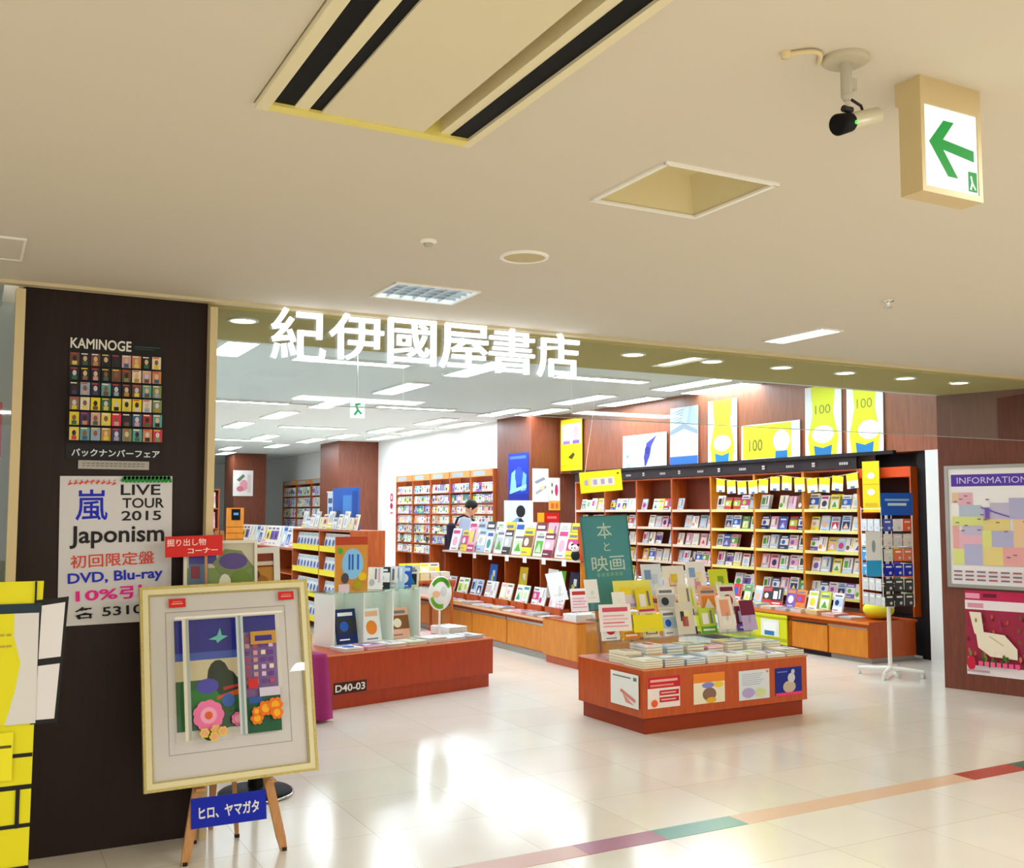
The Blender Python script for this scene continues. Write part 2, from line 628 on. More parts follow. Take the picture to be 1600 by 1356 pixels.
# ================================================================== MALL CEILING FITTINGS
x0, x1, y0, y1 = HOLE_AC
t = thing('ceiling_air_unit', 'cream ceiling air conditioning cassette with long black slots above the walkway', 'air conditioner', ((x0 + x1) / 2, (y0 + y1) / 2, 2.6))
cx, cy = t.location.x, t.location.y
MC = mat('#e2d8b4', .5)
MO = mat('#a08a3a', .6)
f = MB()
f.box(x0 - cx + .004, x0 - cx + .037, y0 - cy, y1 - cy, -.015, .1, MC)
f.box(x1 - cx - .03, x1 - cx - .004, y0 - cy, y1 - cy, -.015, .1, MC)
f.box(x0 - cx + .037, x1 - cx - .03, y1 - cy - .045, y1 - cy - .004, -.015, .1, mat('#e6d878', .5))
f.box(x0 - cx + .037, x1 - cx - .03, y0 - cy + .004, y0 - cy + .04, -.015, .1, MC)
f.build('frame', t)
ya, yb = y0 - cy + .04, y1 - cy - .045
MB().box(.782 - cx, 1.07 - cx, ya, yb, -.012, .1, mat('#d9cfae', .5)).build('intake_panel', t)
MB().box(.71 - cx, .748 - cx, ya, yb, -.010, .1, MC).build('vane', t)
MB().box(1.122 - cx, 1.152 - cx, ya, yb, -.004, .1, MC).build('vane', t)
MB().box(.652 - cx, .71 - cx, ya, yb, -.006, .1, M_BLACK).build('air_slot', t)
MB().box(.748 - cx, .782 - cx, ya, yb, -.006, .1, M_BLACK).build('air_slot', t)
MB().box(1.152 - cx, 1.205 - cx, ya, yb, -.006, .1, M_BLACK).build('air_slot', t)
MB().box(1.07 - cx, 1.122 - cx, ya, yb, .05, .1, MO).build('shaded_recess', t)  # recess beside the intake panel, its shading put into the olive colour

x0, x1, y0, y1 = HOLE_RC
cx, cy = (x0 + x1) / 2, (y0 + y1) / 2
t = thing('recessed_ceiling_box', 'unlit square recessed ceiling light box with splayed cream sides', 'ceiling light', (cx, cy, 2.6))
hx, hy = (x1 - x0) / 2, (y1 - y0) / 2
f = MB()
a, c = [(-hx, -hy), (hx, -hy), (hx, hy), (-hx, hy)], [(-hx * .62, -hy * .62), (hx * .62, -hy * .62), (hx * .62, hy * .62), (-hx * .62, hy * .62)]
vs = [(x, y, 0.0) for x, y in a] + [(x, y, .11) for x, y in c]
f.add(vs, [(0, 4, 5, 1), (1, 5, 6, 2), (2, 6, 7, 3), (3, 7, 4, 0), (4, 7, 6, 5)], mat('#cfc294', .6))
f.build('reflector', t)
r_ = MB()
for q in [(-hx - .012, hx + .012, -hy - .012, -hy + .004), (-hx - .012, hx + .012, hy - .004, hy + .012), (-hx - .012, -hx + .004, -hy, hy), (hx - .004, hx + .012, -hy, hy)]:
    r_.box(*q, -.008, 0, M_PLASTIC)
r_.build('rim', t)
MB().lathe([(.014, .11), (.012, .09), (.001, .088)], M_BEIGE, 12).build('knob', t)

t = thing('ceiling_speaker', 'round flush ceiling speaker grille above the shop entrance', 'speaker', (1.993, 3.64, 2.6))
MB().lathe([(.102, 0), (.1, -.008), (.088, -.01), (.086, -.004)], M_PLASTIC, 32).build('rim', t)
MB().lathe([(.087, -.005), (.001, -.006)], mat('#c8b890', .7), 32).build('grille', t)
t = thing('smoke_detector', 'small round white smoke detector beside the ceiling speaker', 'smoke detector', (1.546, 3.60, 2.6))
MB().lathe([(.034, 0), (.034, -.006), (.026, -.01), (.02, -.012)], M_PLASTIC, 24).build('base', t)
MB().lathe([(.018, -.01), (.016, -.022), (.001, -.024)], mat('#b8b4a0', .5), 20).build('sensor_head', t)
t = thing('sprinkler', 'tiny metal sprinkler head on the bare ceiling right of centre', 'sprinkler', (4.02, 3.57, 2.6))
MB().lathe([(.03, 0), (.028, -.004), (.01, -.006), (.01, -.03)], M_CHROME, 16).build('body', t)
MB().lathe([(.001, -.030), (.02, -.031), (.02, -.033), (.001, -.034)], M_CHROME, 16).build('deflector', t)
t = thing('access_hatch', 'square ceiling access hatch at left edge of photo', 'ceiling hatch', (0.02, 4.5, 2.6))
MB().box(-.16, .14, -.19, .17, -.004, 0, M_MALLC).build('panel', t)
f = MB()
for q in [(-.17, .15, -.2, -.19), (-.17, .15, .17, .18), (-.17, -.16, -.19, .17), (.14, .15, -.19, .17)]:
    f.box(*q, -.007, 0, M_PLASTIC)
f.build('rim', t)

# lit louvre light and lit slim light in the mall ceiling
x0, x1, y0, y1 = HOLE_LV
t = thing('louvre_light', 'square bluish ceiling light with mirrored louvre above the glowing sign', 'ceiling light', ((x0 + x1) / 2, (y0 + y1) / 2, 2.6))
hx, hy = (x1 - x0) / 2, (y1 - y0) / 2
f = MB()
for q in [(-hx - .012, hx + .012, -hy - .012, -hy + .004), (-hx - .012, hx + .012, hy - .004, hy + .012), (-hx - .012, -hx + .004, -hy, hy), (hx - .004, hx + .012, -hy, hy)]:
    f.box(*q, -.008, .09, M_PLASTIC)
f.build('frame', t)
f = MB()
for k in range(1, 6):
    x = -hx + k * 2 * hx / 6
    f.box(x - .003, x + .003, -hy + .004, hy - .004, 0, .05, M_ALU)
for k in range(1, 5):
    y = -hy + k * 2 * hy / 5
    f.box(-hx + .004, hx - .004, y - .003, y + .003, 0, .05, M_ALU)
f.build('louvre_grid', t)
MB().box(-hx + .004, hx - .004, -hy + .004, hy - .004, .075, .09, emis('louvre_tube', '#cfe9ff', 4.5)).build('lamp', t)
x0, x1, y0, y1 = HOLE_FL
t = thing('slim_light', 'slim bright rectangular ceiling light in front of shop entrance', 'ceiling light', ((x0 + x1) / 2, (y0 + y1) / 2, 2.6))
hx, hy = (x1 - x0) / 2, (y1 - y0) / 2
f = MB()
for q in [(-hx - .012, hx + .012, -hy - .012, -hy + .004), (-hx - .012, hx + .012, hy - .004, hy + .012), (-hx - .012, -hx + .004, -hy, hy), (hx - .004, hx + .012, -hy, hy)]:
    f.box(*q, -.008, .05, M_PLASTIC)
f.build('frame', t)
MB().box(-hx + .004, hx - .004, -hy + .004, hy - .004, .005, .03, emis('slim_tube', '#fbfaf2', 12.0)).build('diffuser', t)

# security camera
t = thing('security_camera', 'small security camera hanging on a short pole from ceiling disc', 'security camera', (1.765, 1.67, 2.6))
MW = mat('#b9b2a2', .4)
MB().lathe([(.054, 0), (.054, -.008), (.046, -.013), (.001, -.013)], mat('#bdb49c', .45), 32).build('ceiling_plate', t)
f = MB()
f.tube([(0, 0, -.01), (0, 0, -.092)], .013, MW, 16)
f.tube([(0, 0, -.092), (0, 0, -.102)], [.013, .008], MW, 16)
f.box(.008, .024, -.01, .01, -.075, -.048, MW)
f.build('pole', t)
f = MB()
f.tube([(0, 0, -.10), (0.0, 0, -.122)], .006, M_CHROME, 10)
f.tube([(-.012, 0, -.122), (.014, 0, -.122)], .008, M_DARK, 10)
f.build('bracket', t)
dirv = Vector((-.14, -.005, -.05)).normalized()
c0 = Vector((.022, .0, -.146))
f = MB()
f.tube([c0 - dirv * .085, c0 - dirv * .08, c0 + dirv * .016], [.014, .021, .021], mat('#c9c2a8', .35), 16)
f.build('housing', t)
f = MB()
f.tube([c0 + dirv * .016, c0 + dirv * .058, c0 + dirv * .062], [.022, .025, .022], M_BLACK, 18)
f.build('lens_barrel', t)
MB().sphere(c0 + dirv * .02 + Vector((.002, -.022, -.006)), .004, .004, .004, emis('status_led', '#3dff3a', 3.0), 8).build('status_light', t, label='tiny green status light')
f = MB()
f.tube([(.012, .006, -.09), (.045, .0, -.105), (.06, .004, -.125), (.115, .012, -.112), c0 - dirv * .083], .0035, M_DARK, 8)
f.build('cable', t)
t = thing('ceiling_cable', 'cream cable looping along ceiling beside the security camera plate', 'cable', (1.66, 1.69, 2.6))
pts = [(-.045, .03, .0)]
pts = [(-.04 + .1 * (k / 10), .02 - .045 * math.sin(PI * k / 10), -.006 - .002 * math.sin(PI * k / 10)) for k in range(11)]
f = MB().tube(pts, .0055, M_BEIGE, 8)
f.build('conduit', t)
MB().lathe([(.012, 0), (.012, -.014), (.001, -.014)], M_BEIGE, 12, c=(-.04, .02, 0)).build('gland', t)

# exit direction sign
t = thing('exit_sign', 'hanging lit exit sign box with green arrow pointing left', 'sign', (2.095, 1.65, 2.6))
MF = mat('#cdb98a', .45)
f = MB()
f.box(-.108, .108, -.0, .075, -.055, 0, MF)
f.build('ceiling_mount', t)
f = MB()
f.box(-.108, -.095, 0, .065, -.285, -.055, MF)
f.box(.095, .108, 0, .065, -.285, -.055, MF)
f.box(-.095, .095, 0, .065, -.285, -.27, MF)
f.box(-.095, .095, 0, .065, -.068, -.055, MF)
f.box(-.095, .095, .05, .065, -.27, -.068, MF)
f.build('housing', t)
MG = emis('exit_green', '#06a83c', 0.6)
f = MB().box(-.095, .095, .004, .05, -.27, -.068, emis('exit_panel', '#f2fff4', .85))
f.y0 = .004
f.poly([(-.078, -.158), (-.025, -.098), (.012, -.098), (-.028, -.146), (.082, -.158), (.082, -.186), (-.028, -.172), (.022, -.236), (-.014, -.236)], MG)
f.rect(.058, -.262, .09, -.212, MG)
f.stroke([(.066, -.256), (.072, -.24), (.068, -.225)], .006, emis('exit_panel', '#f2fff4', .85))
f.stroke([(.072, -.24), (.082, -.255)], .005, emis('exit_panel', '#f2fff4', .85))
f.build('light_panel', t, label='white lit face with green arrow')

# ================================================================== LEFT PILLAR POSTERS
KH = ['#a33', '#c9a0a0', '#2a2a33', '#3f5f8a', '#d9c93a', '#7a8f5a', '#8a6a5a', '#d8d4cc', '#c33650', '#b88a3a', '#4a3a6a', '#5f9f9f', '#e0d060', '#222', '#6f4f3f', '#93a8c0', '#d08a5a', '#3a6a4a']
KH = [('#' + ''.join(ch * 2 for ch in c[1:]) if len(c) == 4 else c) for c in KH]
b = card(.415, .575, .003, mat('#15131a', .35))
b.text('KAMINOGE', -.068, .545, mat('#e8e6dc', .5), h=.05, w=.27, bold=.02)
b.rect(.08, .545, .2, .549, mat('#3a5a4a'))
b.rect(.08, .535, .17, .538, mat('#3a5a4a'))
for r in range(6):
    for c in range(9):
        x = -.203 + c * .0455
        z = .44 - r * .0715
        dim = r < 2
        col = rnd.choice(KH[2:3] + KH[13:15] + KH[1:2] + KH[16:17]) if dim else rnd.choice(KH)
        if (r, c) in ((3, 2), (3, 6), (3, 4)):
            col = '#e6d21e'
        if (r, c) == (4, 4):
            col = '#e22a4a'
        if (r, c) in ((0, 8), (1, 6)):
            col = '#e8d8b8'
        b.rect(x, z, x + .041, z + .06, mat(col, .5))
        b.ell(x + .02, z + .033, .009, .013, mat(rnd.choice(['#d8b89a', '#3a2a2a', '#c8c8d0', '#8a5a4a']), .5), 10)
        b.rect(x + .01, z + .002, x + .031, z + .02, mat(rnd.choice(KH), .5))
        b.rect(x + .003, z + .052, x + .03, z + .057, mat(rnd.choice(['#f0e8e0', '#e8d040', '#d04040']), .5))
b.text('バックナンバーフェア', 0, .025, mat('#dfe4ec', .5), h=.036, w=.385, bold=.02)
tag(b.build('magazine_poster', loc=(.607, 5.165, 1.797)), 'black poster with rows of small magazine covers, high on the dark pillar', 'poster')
b = card(.315, .04, .002, mat('#b8b4ae', .6))
for k in range(14):
    b.rect(-.14 + k * .02, .012, -.128 + k * .02, .017, mat('#8a8680', .6))
    b.rect(-.14 + k * .02, .024, -.126 + k * .02, .029, mat('#8a8680', .6))
tag(b.build('caption_strip', loc=(.612, 5.1655, 1.752)), 'narrow grey caption strip pasted under the black cover poster', 'notice')
b = card(.50, .69, .004, mat('#dcdce2', .45))
INK, BLU, RED, PNK, GRN = mat('#16141c', .5), mat('#1426c8', .5), mat('#e0402c', .5), mat('#f01c9a', .5), mat('#0f8a34', .5)
b.text('嵐', -.112, .555, BLU, h=.145, w=.14, bold=.01)
b.text('LIVE', .105, .625, INK, h=.05, w=.18, bold=.014)
b.text('TOUR', .118, .562, INK, h=.048, w=.19, bold=.014)
b.text('2015', .11, .502, INK, h=.046, w=.18, bold=.014)
b.text('Japonism', 0.005, .405, INK, h=.105, w=.42, bold=.018)
b.text('初回限定盤', -.015, .298, RED, h=.062, w=.37, bold=.008, rot=.03)
b.text('DVD, Blu-ray', .0, .215, BLU, h=.062, w=.42, bold=.022, rot=.03)
b.text('10%引', -.03, .14, PNK, h=.062, w=.29, bold=.022, rot=.03)
b.text('各 5310', -.03, .06, INK, h=.056, w=.30, bold=.016, rot=.03)
for k in range(9):
    x = -.215 + k * .024
    b.stroke([(x, .662 - .012 * abs(k - 4) / 4), (x + .014, .668 - .012 * abs(k - 4) / 4)], .006, RED)
    b.stroke([(x + .004, .652), (x + .01, .672)], .004, RED)
for k in range(12):
    x = .02 + k * .018
    b.stroke([(x, .668), (x + .012, .684), (x + .02, .664)], .014, GRN)
tag(b.build('handwritten_notice', loc=(.638, 5.163, 1.03), rot=(0, R(-.8), 0)), 'white handwritten notice in blue, black, red and pink lettering on dark pillar', 'notice')

# ================================================================== EASEL WITH FRAMED PRINT
def easel(name, label, feet, apex, rear, ledge, wd=.042):
    t = thing(name, label, 'easel', (apex[0], feet[0][1], 0))
    o = Vector((apex[0], feet[0][1], 0))
    for fx in feet:
        a = Vector((fx[0], fx[1], 0)) - o
        c = Vector(apex) - o + Vector(((fx[0] - apex[0]) * .12, 0, 0))
        d = (c - a)
        n = 6
        b = MB()
        q = [(-wd / 2, -.01), (wd / 2, -.01), (wd / 2, .01), (-wd / 2, .01)]
        vs = [(a.x + x * .7, a.y + y, a.z) for x, y in q] + [(a.x + d.x * .06 + x, a.y + d.y * .06 + y, a.z + d.z * .06) for x, y in q] + [(c.x + x, c.y + y, c.z) for x, y in q]
        fs = [(3, 2, 1, 0), (8, 9, 10, 11)] + [(i * 4 + k, i * 4 + (k + 1) % 4, (i + 1) * 4 + (k + 1) % 4, (i + 1) * 4 + k) for i in (0, 1) for k in range(4)]
        b.add(vs, fs, M_EASEL)
        L = b.build('leg', t)
        MB().box(a.x - .010, a.x + .010, a.y - .011, a.y + .011, 0, .016, M_DARK).build('foot_cap', L, label='dark foot cap')
    a = Vector((rear[0], rear[1], 0)) - o
    c = Vector(apex) - o + Vector((0, .025, -.05))
    MB().tube([a, c], .014, M_EASEL, 4, smooth=False).build('leg', t)
    # ledge and cross bar
    f0 = ledge / apex[2]
    lx0 = feet[0][0] + (apex[0] - feet[0][0]) * f0 * .88 - o.x
    lx1 = feet[1][0] + (apex[0] - feet[1][0]) * f0 * .88 - o.x
    ly = feet[0][1] + (apex[1] - feet[0][1]) * f0 - o.y
    for lx in (lx0, lx1):
        MB().box(lx - .022, lx + .022, ly - .08, ly - .008, ledge - .012, ledge, M_EASEL).build('support_peg', t)
    z2 = apex[2] * .72
    f1 = z2 / apex[2]
    MB().box(feet[0][0] + (apex[0] - feet[0][0]) * f1 * .88 - o.x - .02, feet[1][0] + (apex[0] - feet[1][0]) * f1 * .88 - o.x + .02, feet[0][1] + (apex[1] - feet[0][1]) * f1 - o.y + .01, feet[0][1] + (apex[1] - feet[0][1]) * f1 - o.y + .026, z2, z2 + .03, M_EASEL).build('cross_bar', t)
    return t


easel('wooden_easel', 'light wooden easel holding the large gold-framed print by the dark pillar', [(.904, 4.765), (1.345, 4.765)], (1.125, 4.985, 1.0), (1.115, 5.25), .325)

PW, PH = .775, .895
t = thing('framed_print', 'large gold-framed colourful print of a window view with flowers, on easel', 'picture', (1.112, 4.775, .335), R(-1.0), rx=R(-12), ry=R(-1.2))
GOLD = wood('gold_leaf_frame', '#b8a445', '#cfc07a', scale=(30, 30, 30), rough=0.35)
GOLD2 = mat('#e6dfb4', .4)
f = MB()
def frame_ring(f, w0, w1, z0, z1, bw, ya, yb, m):
    f.box(w0, w1, ya, yb, z0, z0 + bw, m)
    f.box(w0, w1, ya, yb, z1 - bw, z1, m)
    f.box(w0, w0 + bw, ya, yb, z0 + bw, z1 - bw, m)
    f.box(w1 - bw, w1, ya, yb, z0 + bw, z1 - bw, m)
frame_ring(f, -PW / 2, PW / 2, 0, PH, .012, -.030, .0, GOLD)
frame_ring(f, -PW / 2 + .012, PW / 2 - .012, .012, PH - .012, .024, -.026, .0, GOLD2)
frame_ring(f, -PW / 2 + .036, PW / 2 - .036, .036, PH - .036, .007, -.022, .0, GOLD)
f.build('frame', t)
mb_ = MB().box(-PW / 2 + .036, PW / 2 - .036, -.006, 0, .036, PH - .036, mat('#ebe9e8', .6, coat=.0))
mb_.y0 = -.006
def outline(b, x0, z0, x1, z1, wd, m):
    b.stroke([(x0, z0), (x1, z0), (x1, z1), (x0, z1), (x0, z0)], wd, m)
outline(mb_, -.275, .145, .275, .775, .004, mat('#b8b4b0', .6))
mb_.build('mat_board', t, label='white mat board')
# the print: window view with sky, foliage, flowers and houses
pw0, pw1, pz0, pz1 = -.245, .245, .19, .745
p = MB().box(pw0, pw1, -.0085, -.0065, pz0, pz1, mat('#f2f0ea', .5))
p.y0 = -.0085
SKY, SKY2 = mat('#0a1f9c', .45), mat('#3c62c4', .45)
p.rect(-.24, .57, .225, .735, SKY)
p.rect(-.24, .545, .225, .585, SKY2)
p.rect(-.24, .46, .06, .55, mat('#e6dcb6', .5))
p.rect(-.24, .24, .06, .46, mat('#1f6a34', .5))
p.rect(.06, .2, .225, .66, mat('#8a6ab0', .5))
p.ell(-.05, .47, .05, .075, mat('#10301c', .5), 14)
p.ell(-.02, .43, .06, .07, mat('#17391f', .5), 14)
p.ell(-.12, .36, .08, .07, mat('#0f8a2e', .5), 16)
p.ell(-.1, .43, .05, .035, mat('#4a4ac8', .5), 12)
p.poly([(-.06, .38), (.05, .41), (.05, .385), (-.06, .365)], mat('#e0601c', .5))
p.poly([(-.03, .42), (.05, .43), (.05, .42), (-.03, .405)], mat('#d8302c', .5))
for (fx, fz, r, cc) in [(-.01, .34, .03, '#2c6ad0'), (.02, .27, .03, '#0e5a3c'), (-.03, .25, .035, '#14502c'), (-.1, .2, .03, '#0f5a2a')]:
    p.ell(fx, fz + .02, r, r, mat(cc, .5), 12)
# white bird-like sparkle in the sky
p.poly([(-.09, .64), (-.05, .655), (-.035, .69), (-.028, .655), (0, .65), (-.03, .635), (-.05, .62), (-.055, .635)], mat('#6ad8d0', .5))
for i in range(4):
    for j in range(7):
        p.rect(.075 + i * .036, .42 + j * .033, .095 + i * .036, .44 + j * .033, mat(rnd.choice(['#d8c0e8', '#e0a0a8', '#6a3a9a', '#f0e0c8', '#c04a6a']), .5))
p.rect(.1, .60, .22, .66, mat('#c8963c', .5))
p.rect(.12, .615, .2, .64, mat('#3a2a8a', .5))
p.rect(.08, .40, .125, .445, mat('#d02a2c', .5))
p.rect(.13, .36, .225, .40, mat('#d8d0e8', .5))
p.rect(.06, .2, .225, .36, mat('#1c5a3a', .5))
p.rect(.08, .33, .14, .36, mat('#2c5aa8', .5))
# flowers
def flower(cx, cz, r, c1, c2, n=8):
    for k in range(n):
        a = 2 * PI * k / n
        p.ell(cx + r * .62 * math.cos(a), cz + r * .62 * math.sin(a), r * .42, r * .42, c1, 10)
    p.ell(cx, cz, r * .55, r * .55, mat('#f0a0bc', .5) if c2 is None else c2, 12)
flower(-.105, .3, .068, mat('#f07ab0', .5), mat('#f6a8cc', .5), 9)
p.ell(-.105, .3, .018, .018, mat('#e0602c', .5), 10)
flower(.025, .272, .03, mat('#f078a8', .5), mat('#f8b0d0', .5), 7)
for (fx, fz, r) in [(.11, .265, .03), (.15, .305, .035), (.195, .315, .036), (.2, .28, .03), (.105, .295, .02)]:
    flower(fx, fz, r, mat('#f0780a', .5), mat('#f8b41c', .5), 6)
for (fx, fz) in [(-.08, .235), (-.13, .225), (-.05, .225), (-.09, .205)]:
    flower(fx, fz, .022, mat('#e8c85a', .5), mat('#e8a888', .5), 6)
# window posts in front of the view
p.rect(-.215, .2, -.2, .735, mat('#e0dcc8', .5))
p.rect(-.2, .2, -.186, .735, mat('#a9b4b0', .5))
p.rect(.025, .2, .058, .735, mat('#c9d2d2', .5))
p.rect(.036, .2, .047, .735, mat('#8fa8b0', .5))
p.rect(-.245, .735, .245, .745, mat('#f2f0ea', .5))
p.build('print', t, label='colourful print with blue sky, pink and orange flowers')
MB().box(-PW / 2 + .03, PW / 2 - .03, -.0245, -.0225, .03, PH - .03, glass('picture_glass', (.98, .98, .98), .45, .015)).build('front_glass', t, label='clear front glass')
for (x, z, ww, hh) in [(-.225, .815, .075, .04), (.28, .82, .075, .04)]:
    s = MB().box(x - ww / 2, x + ww / 2, -.0275, -.0265, z - hh / 2, z + hh / 2, mat('#d8201c', .5))
    s.y0 = -.0275
    s.rect(x - .025, z - .006, x + .025, z - .001, mat('#f0a898', .5))
    s.rect(x - .02, z + .004, x + .022, z + .008, mat('#e88878', .5))
    s.build('price_tag', t, label='red price tag')

b = card(.335, .128, .006, mat('#0a24b4', .5, spec=.2))
b.text('ヒロ、ヤマガタ', 0.0, .062, mat('#e6e6ea', .5), h=.055, w=.27, bold=.03)
tag(b.build('name_board', loc=(1.10, 4.779, .148), rot=(R(-12), 0, 0)), 'blue board with white characters fixed between the easel legs', 'sign')

# second easel behind with a small painting and a red sign
easel('small_easel', 'smaller wooden easel behind the big framed print, next to pillar edge', [(1.0, 5.06), (1.2, 5.06)], (1.10, 5.13, 1.46), (1.16, 5.45), 1.0, .02)
t = thing('small_painting', 'small white-framed painting of a green village scene beneath red sign', 'picture', (1.10, 5.06, 1.002), 0, rx=R(-5))
f = MB()
frame_ring(f, -.175, .175, 0, .41, .014, -.02, 0, mat('#e2e0d2', .4))
f.build('frame', t)
q = MB().box(-.161, .161, -.006, 0, .014, .396, mat('#7f9a5a', .5))
q.y0 = -.006
q.rect(-.161, .28, .161, .396, mat('#c8c4b0', .5))
q.rect(-.15, .2, -.06, .35, mat('#5f7898', .5))
q.rect(-.15, .3, -.02, .34, mat('#4a4a9a', .5))
q.rect(-.14, .23, -.10, .29, mat('#8a3a4a', .5))
q.poly([(-.04, .3), (.02, .37), (.1, .36), (.16, .28), (.1, .25), (0, .25)], mat('#7a8a58', .5))
q.ell(.06, .31, .07, .04, mat('#5a4a8a', .5), 14)
q.ell(.02, .2, .03, .05, mat('#e0e4d0', .5), 12)
q.ell(.1, .21, .05, .06, mat('#6f8a3a', .5), 12)
q.rect(-.08, .12, .0, .2, mat('#1e8aa0', .5))
q.rect(-.15, .05, -.04, .13, mat('#26489a', .5))
q.rect(.0, .05, .15, .1, mat('#3a7a4a', .5))
q.build('canvas', t)
s = MB().box(-.05, .16, -.0215, -.0205, .145, .19, mat('#c8242c', .5))
s.y0 = -.0215
for k in range(7):
    s.rect(-.035 + k * .027, .158, -.017 + k * .027, .178, mat('#f0c0b8', .5))
s.build('price_tag', t, label='red price tag')
t = thing('corner_sign', 'red sign with white lettering standing above the small village painting', 'sign', (.965, 5.03, 1.34), ry=R(-1.5))
b = card(.265, .098, .004, mat('#d81e1c', .4))
b.text('掘り出し物', -.035, .068, mat('#ffe8e0', .5), h=.034, w=.18, bold=.008)
b.text('コーナー', .04, .027, mat('#ffe8e0', .5), h=.026, w=.14, bold=.02)
b.build('sign_board', t)
MB().box(.05, .062, .004, .009, -.335, .05, M_EASEL).build('stick', t)

# pole stand with round black base and a white framed picture
t = thing('pole_stand', 'black pole display stand with round chrome-rimmed base behind the easel', 'stand', (1.46, 5.75, 0))
MB().lathe([(.2, 0), (.205, .012), (.19, .03), (.05, .05), (.001, .052)], M_BLACK, 36).build('base', t)
MB().lathe([(.204, .004), (.21, .01), (.207, .018), (.2, .016)], M_CHROME, 36).build('rim', t, label='chrome rim of base')
MB().tube([(0, 0, .04), (0, 0, .12), (0, 0, .121), (0, 0, 1.0)], [.045, .04, .018, .016], M_BLACK, 16).build('pole', t)
MB().box(-.12, .12, -.02, .02, .995, 1.01, M_BLACK).build('ledge', t)
t = thing('white_framed_picture', 'white-framed brown picture on the black pole stand behind framed print', 'picture', (1.46, 5.745, 1.012), R(-6), rx=R(-3), ry=R(-2))
f = MB()
frame_ring(f, -.118, .118, 0, .34, .034, -.018, 0, mat('#f2f2f0', .4))
f.build('frame', t)
q = MB().box(-.084, .084, -.006, 0, .034, .306, mat('#c89038', .5))
q.y0 = -.006
q.rect(-.084, .23, .084, .306, mat('#8a3c1c', .5))
q.rect(-.084, .24, .084, .262, mat('#e8dcc8', .5))
q.ell(.0, .14, .06, .05, mat('#a86a20', .5), 14)
q.ell(-.03, .19, .04, .03, mat('#6a3a18', .5), 12)
q.rect(-.07, .05, .07, .09, mat('#d8a850', .5))
q.build('canvas', t)

# ================================================================== YELLOW CARDBOARD DISPLAY
t = thing('cardboard_display', 'yellow brick-patterned cardboard display board with black outlines, left foreground', 'display board', (-.02, 4.2, 0))
YEL, YK = mat('#e6e01a', .45), mat('#17161a', .5)
b = MB().prism([(-.5, 0), (.262, 0), (.268, .76), (.285, 1.295), (-.5, 1.295)], 0, .012, YEL)
b.y0 = 0
for z in (.70, .55, .40, .25, .1):
    pass
b.rect(-.5, .545, .268, .562, YK)
for z, xa in ((.66, .19), (.41, .14), (.26, .13), (.12, .1)):
    b.rect(xa, z, .266, z + .014, YK)
    b.rect(-.5, z, .05, z + .014, YK)
for x, za, zb in ((.215, .41, .55), (.17, .0, .26), (.03, .26, .41), (.06, .56, .76)):
    b.rect(x, za, x + .014, zb, YK)
b.rect(-.5, 1.18, .28, 1.215, mat('#1d3540', .5))
b.rect(.255, 1.21, .262, 1.295, YK)
b.rect(.14, .78, .272, 1.18, mat('#dcdcdc', .5))
b.poly([(-.5, .78), (.17, .78), (.2, .9), (.215, 1.0), (.19, 1.1), (.19, 1.18), (-.5, 1.18)], YEL)
for k in range(4):
    b.rect(.10 + k * .022, 1.1, .115 + k * .022, 1.108, mat('#b8a838', .5))
    b.rect(.10 + k * .022, 1.06, .118 + k * .022, 1.067, mat('#b8a838', .5))
b.rect(.0, .585, .2, .755, mat('#f0e824', .5))
b.rect(.14, .70, .195, .71, mat('#5a5418', .5))
b.build('brick_panel', t)
b = MB().prism([(.255, .775), (.345, .775), (.372, 1.235), (.262, 1.225)], -.004, 0, YK)
b.y0 = -.004
b.poly([(.268, .79), (.335, .79), (.348, .99), (.274, .985)], mat('#e4e2e6', .5))
b.poly([(.275, 1.01), (.35, 1.015), (.36, 1.215), (.28, 1.205)], mat('#e4e2e6', .5))
b.build('white_panel', t, label='white panels with black border')
MB().prism([(.0, 0), (.02, 0), (.02, 1.1), (.0, 1.1)], .012, .28, YEL).build('rear_strut', t)

# posters inside the neighbouring window
b = card(.5, .75, .003, mat('#e8e2e4', .5))
b.rect(-.25, .55, .25, .75, mat('#5a3a9a', .5))
b.rect(.17, .5, .25, .75, mat('#d82a50', .5))
b.rect(-.25, .2, .25, .5, mat('#e8d8d0', .5))
b.rect(-.2, .05, .2, .2, mat('#e6d23a', .5))
tag(b.build('window_poster', loc=(-.12, 5.2, 1.3)), 'white, purple and red poster inside the window left of pillar', 'poster')
t = thing('paper_roll_stand', 'white and wood floor panel inside the window left of pillar', 'panel', (-.16, 5.3, 0))
MB().box(-.3, .25, 0, .02, 0, .75, mat('#b07a4a', .5)).build('lower_board', t)
MB().box(-.3, .25, .002, .018, .75, 1.22, mat('#ece8e0', .5)).build('upper_board', t)

# ================================================================== INFORMATION WALL
ID = Vector((math.cos(IR), math.sin(IR)))
IN = Vector((math.sin(IR), -math.cos(IR)))
def onwall(s, z, off=0.0):
    return (7.72 + ID.x * s + IN.x * off, 6.34 + ID.y * s + IN.y * off, z)
t = thing('information_board', 'white-framed information board with pastel floor map on brown wall', 'notice board', onwall(.47, .89, .034), IR)
f = MB()
frame_ring(f, -.405, .405, 0, 1.07, .03, -.0, .034, M_ALU)
f.build('frame', t)
q = MB().box(-.617, .617, .01, .034, .03, 1.04, mat('#f3f1f4', .4))
q.y0 = .01
q.rect(-.575, .885, .575, .99, mat('#5a3ab0', .5))
q.text('INFORMATION', 0, .937, mat('#d8d0f0', .5), h=.055, w=.98)
x0 = -.57
MAPC = ['#e8b4c4', '#b4b4d8', '#e6d28a', '#dce08a', '#c4bcd8', '#e8a8a8', '#b8c4d8', '#eac8a0']
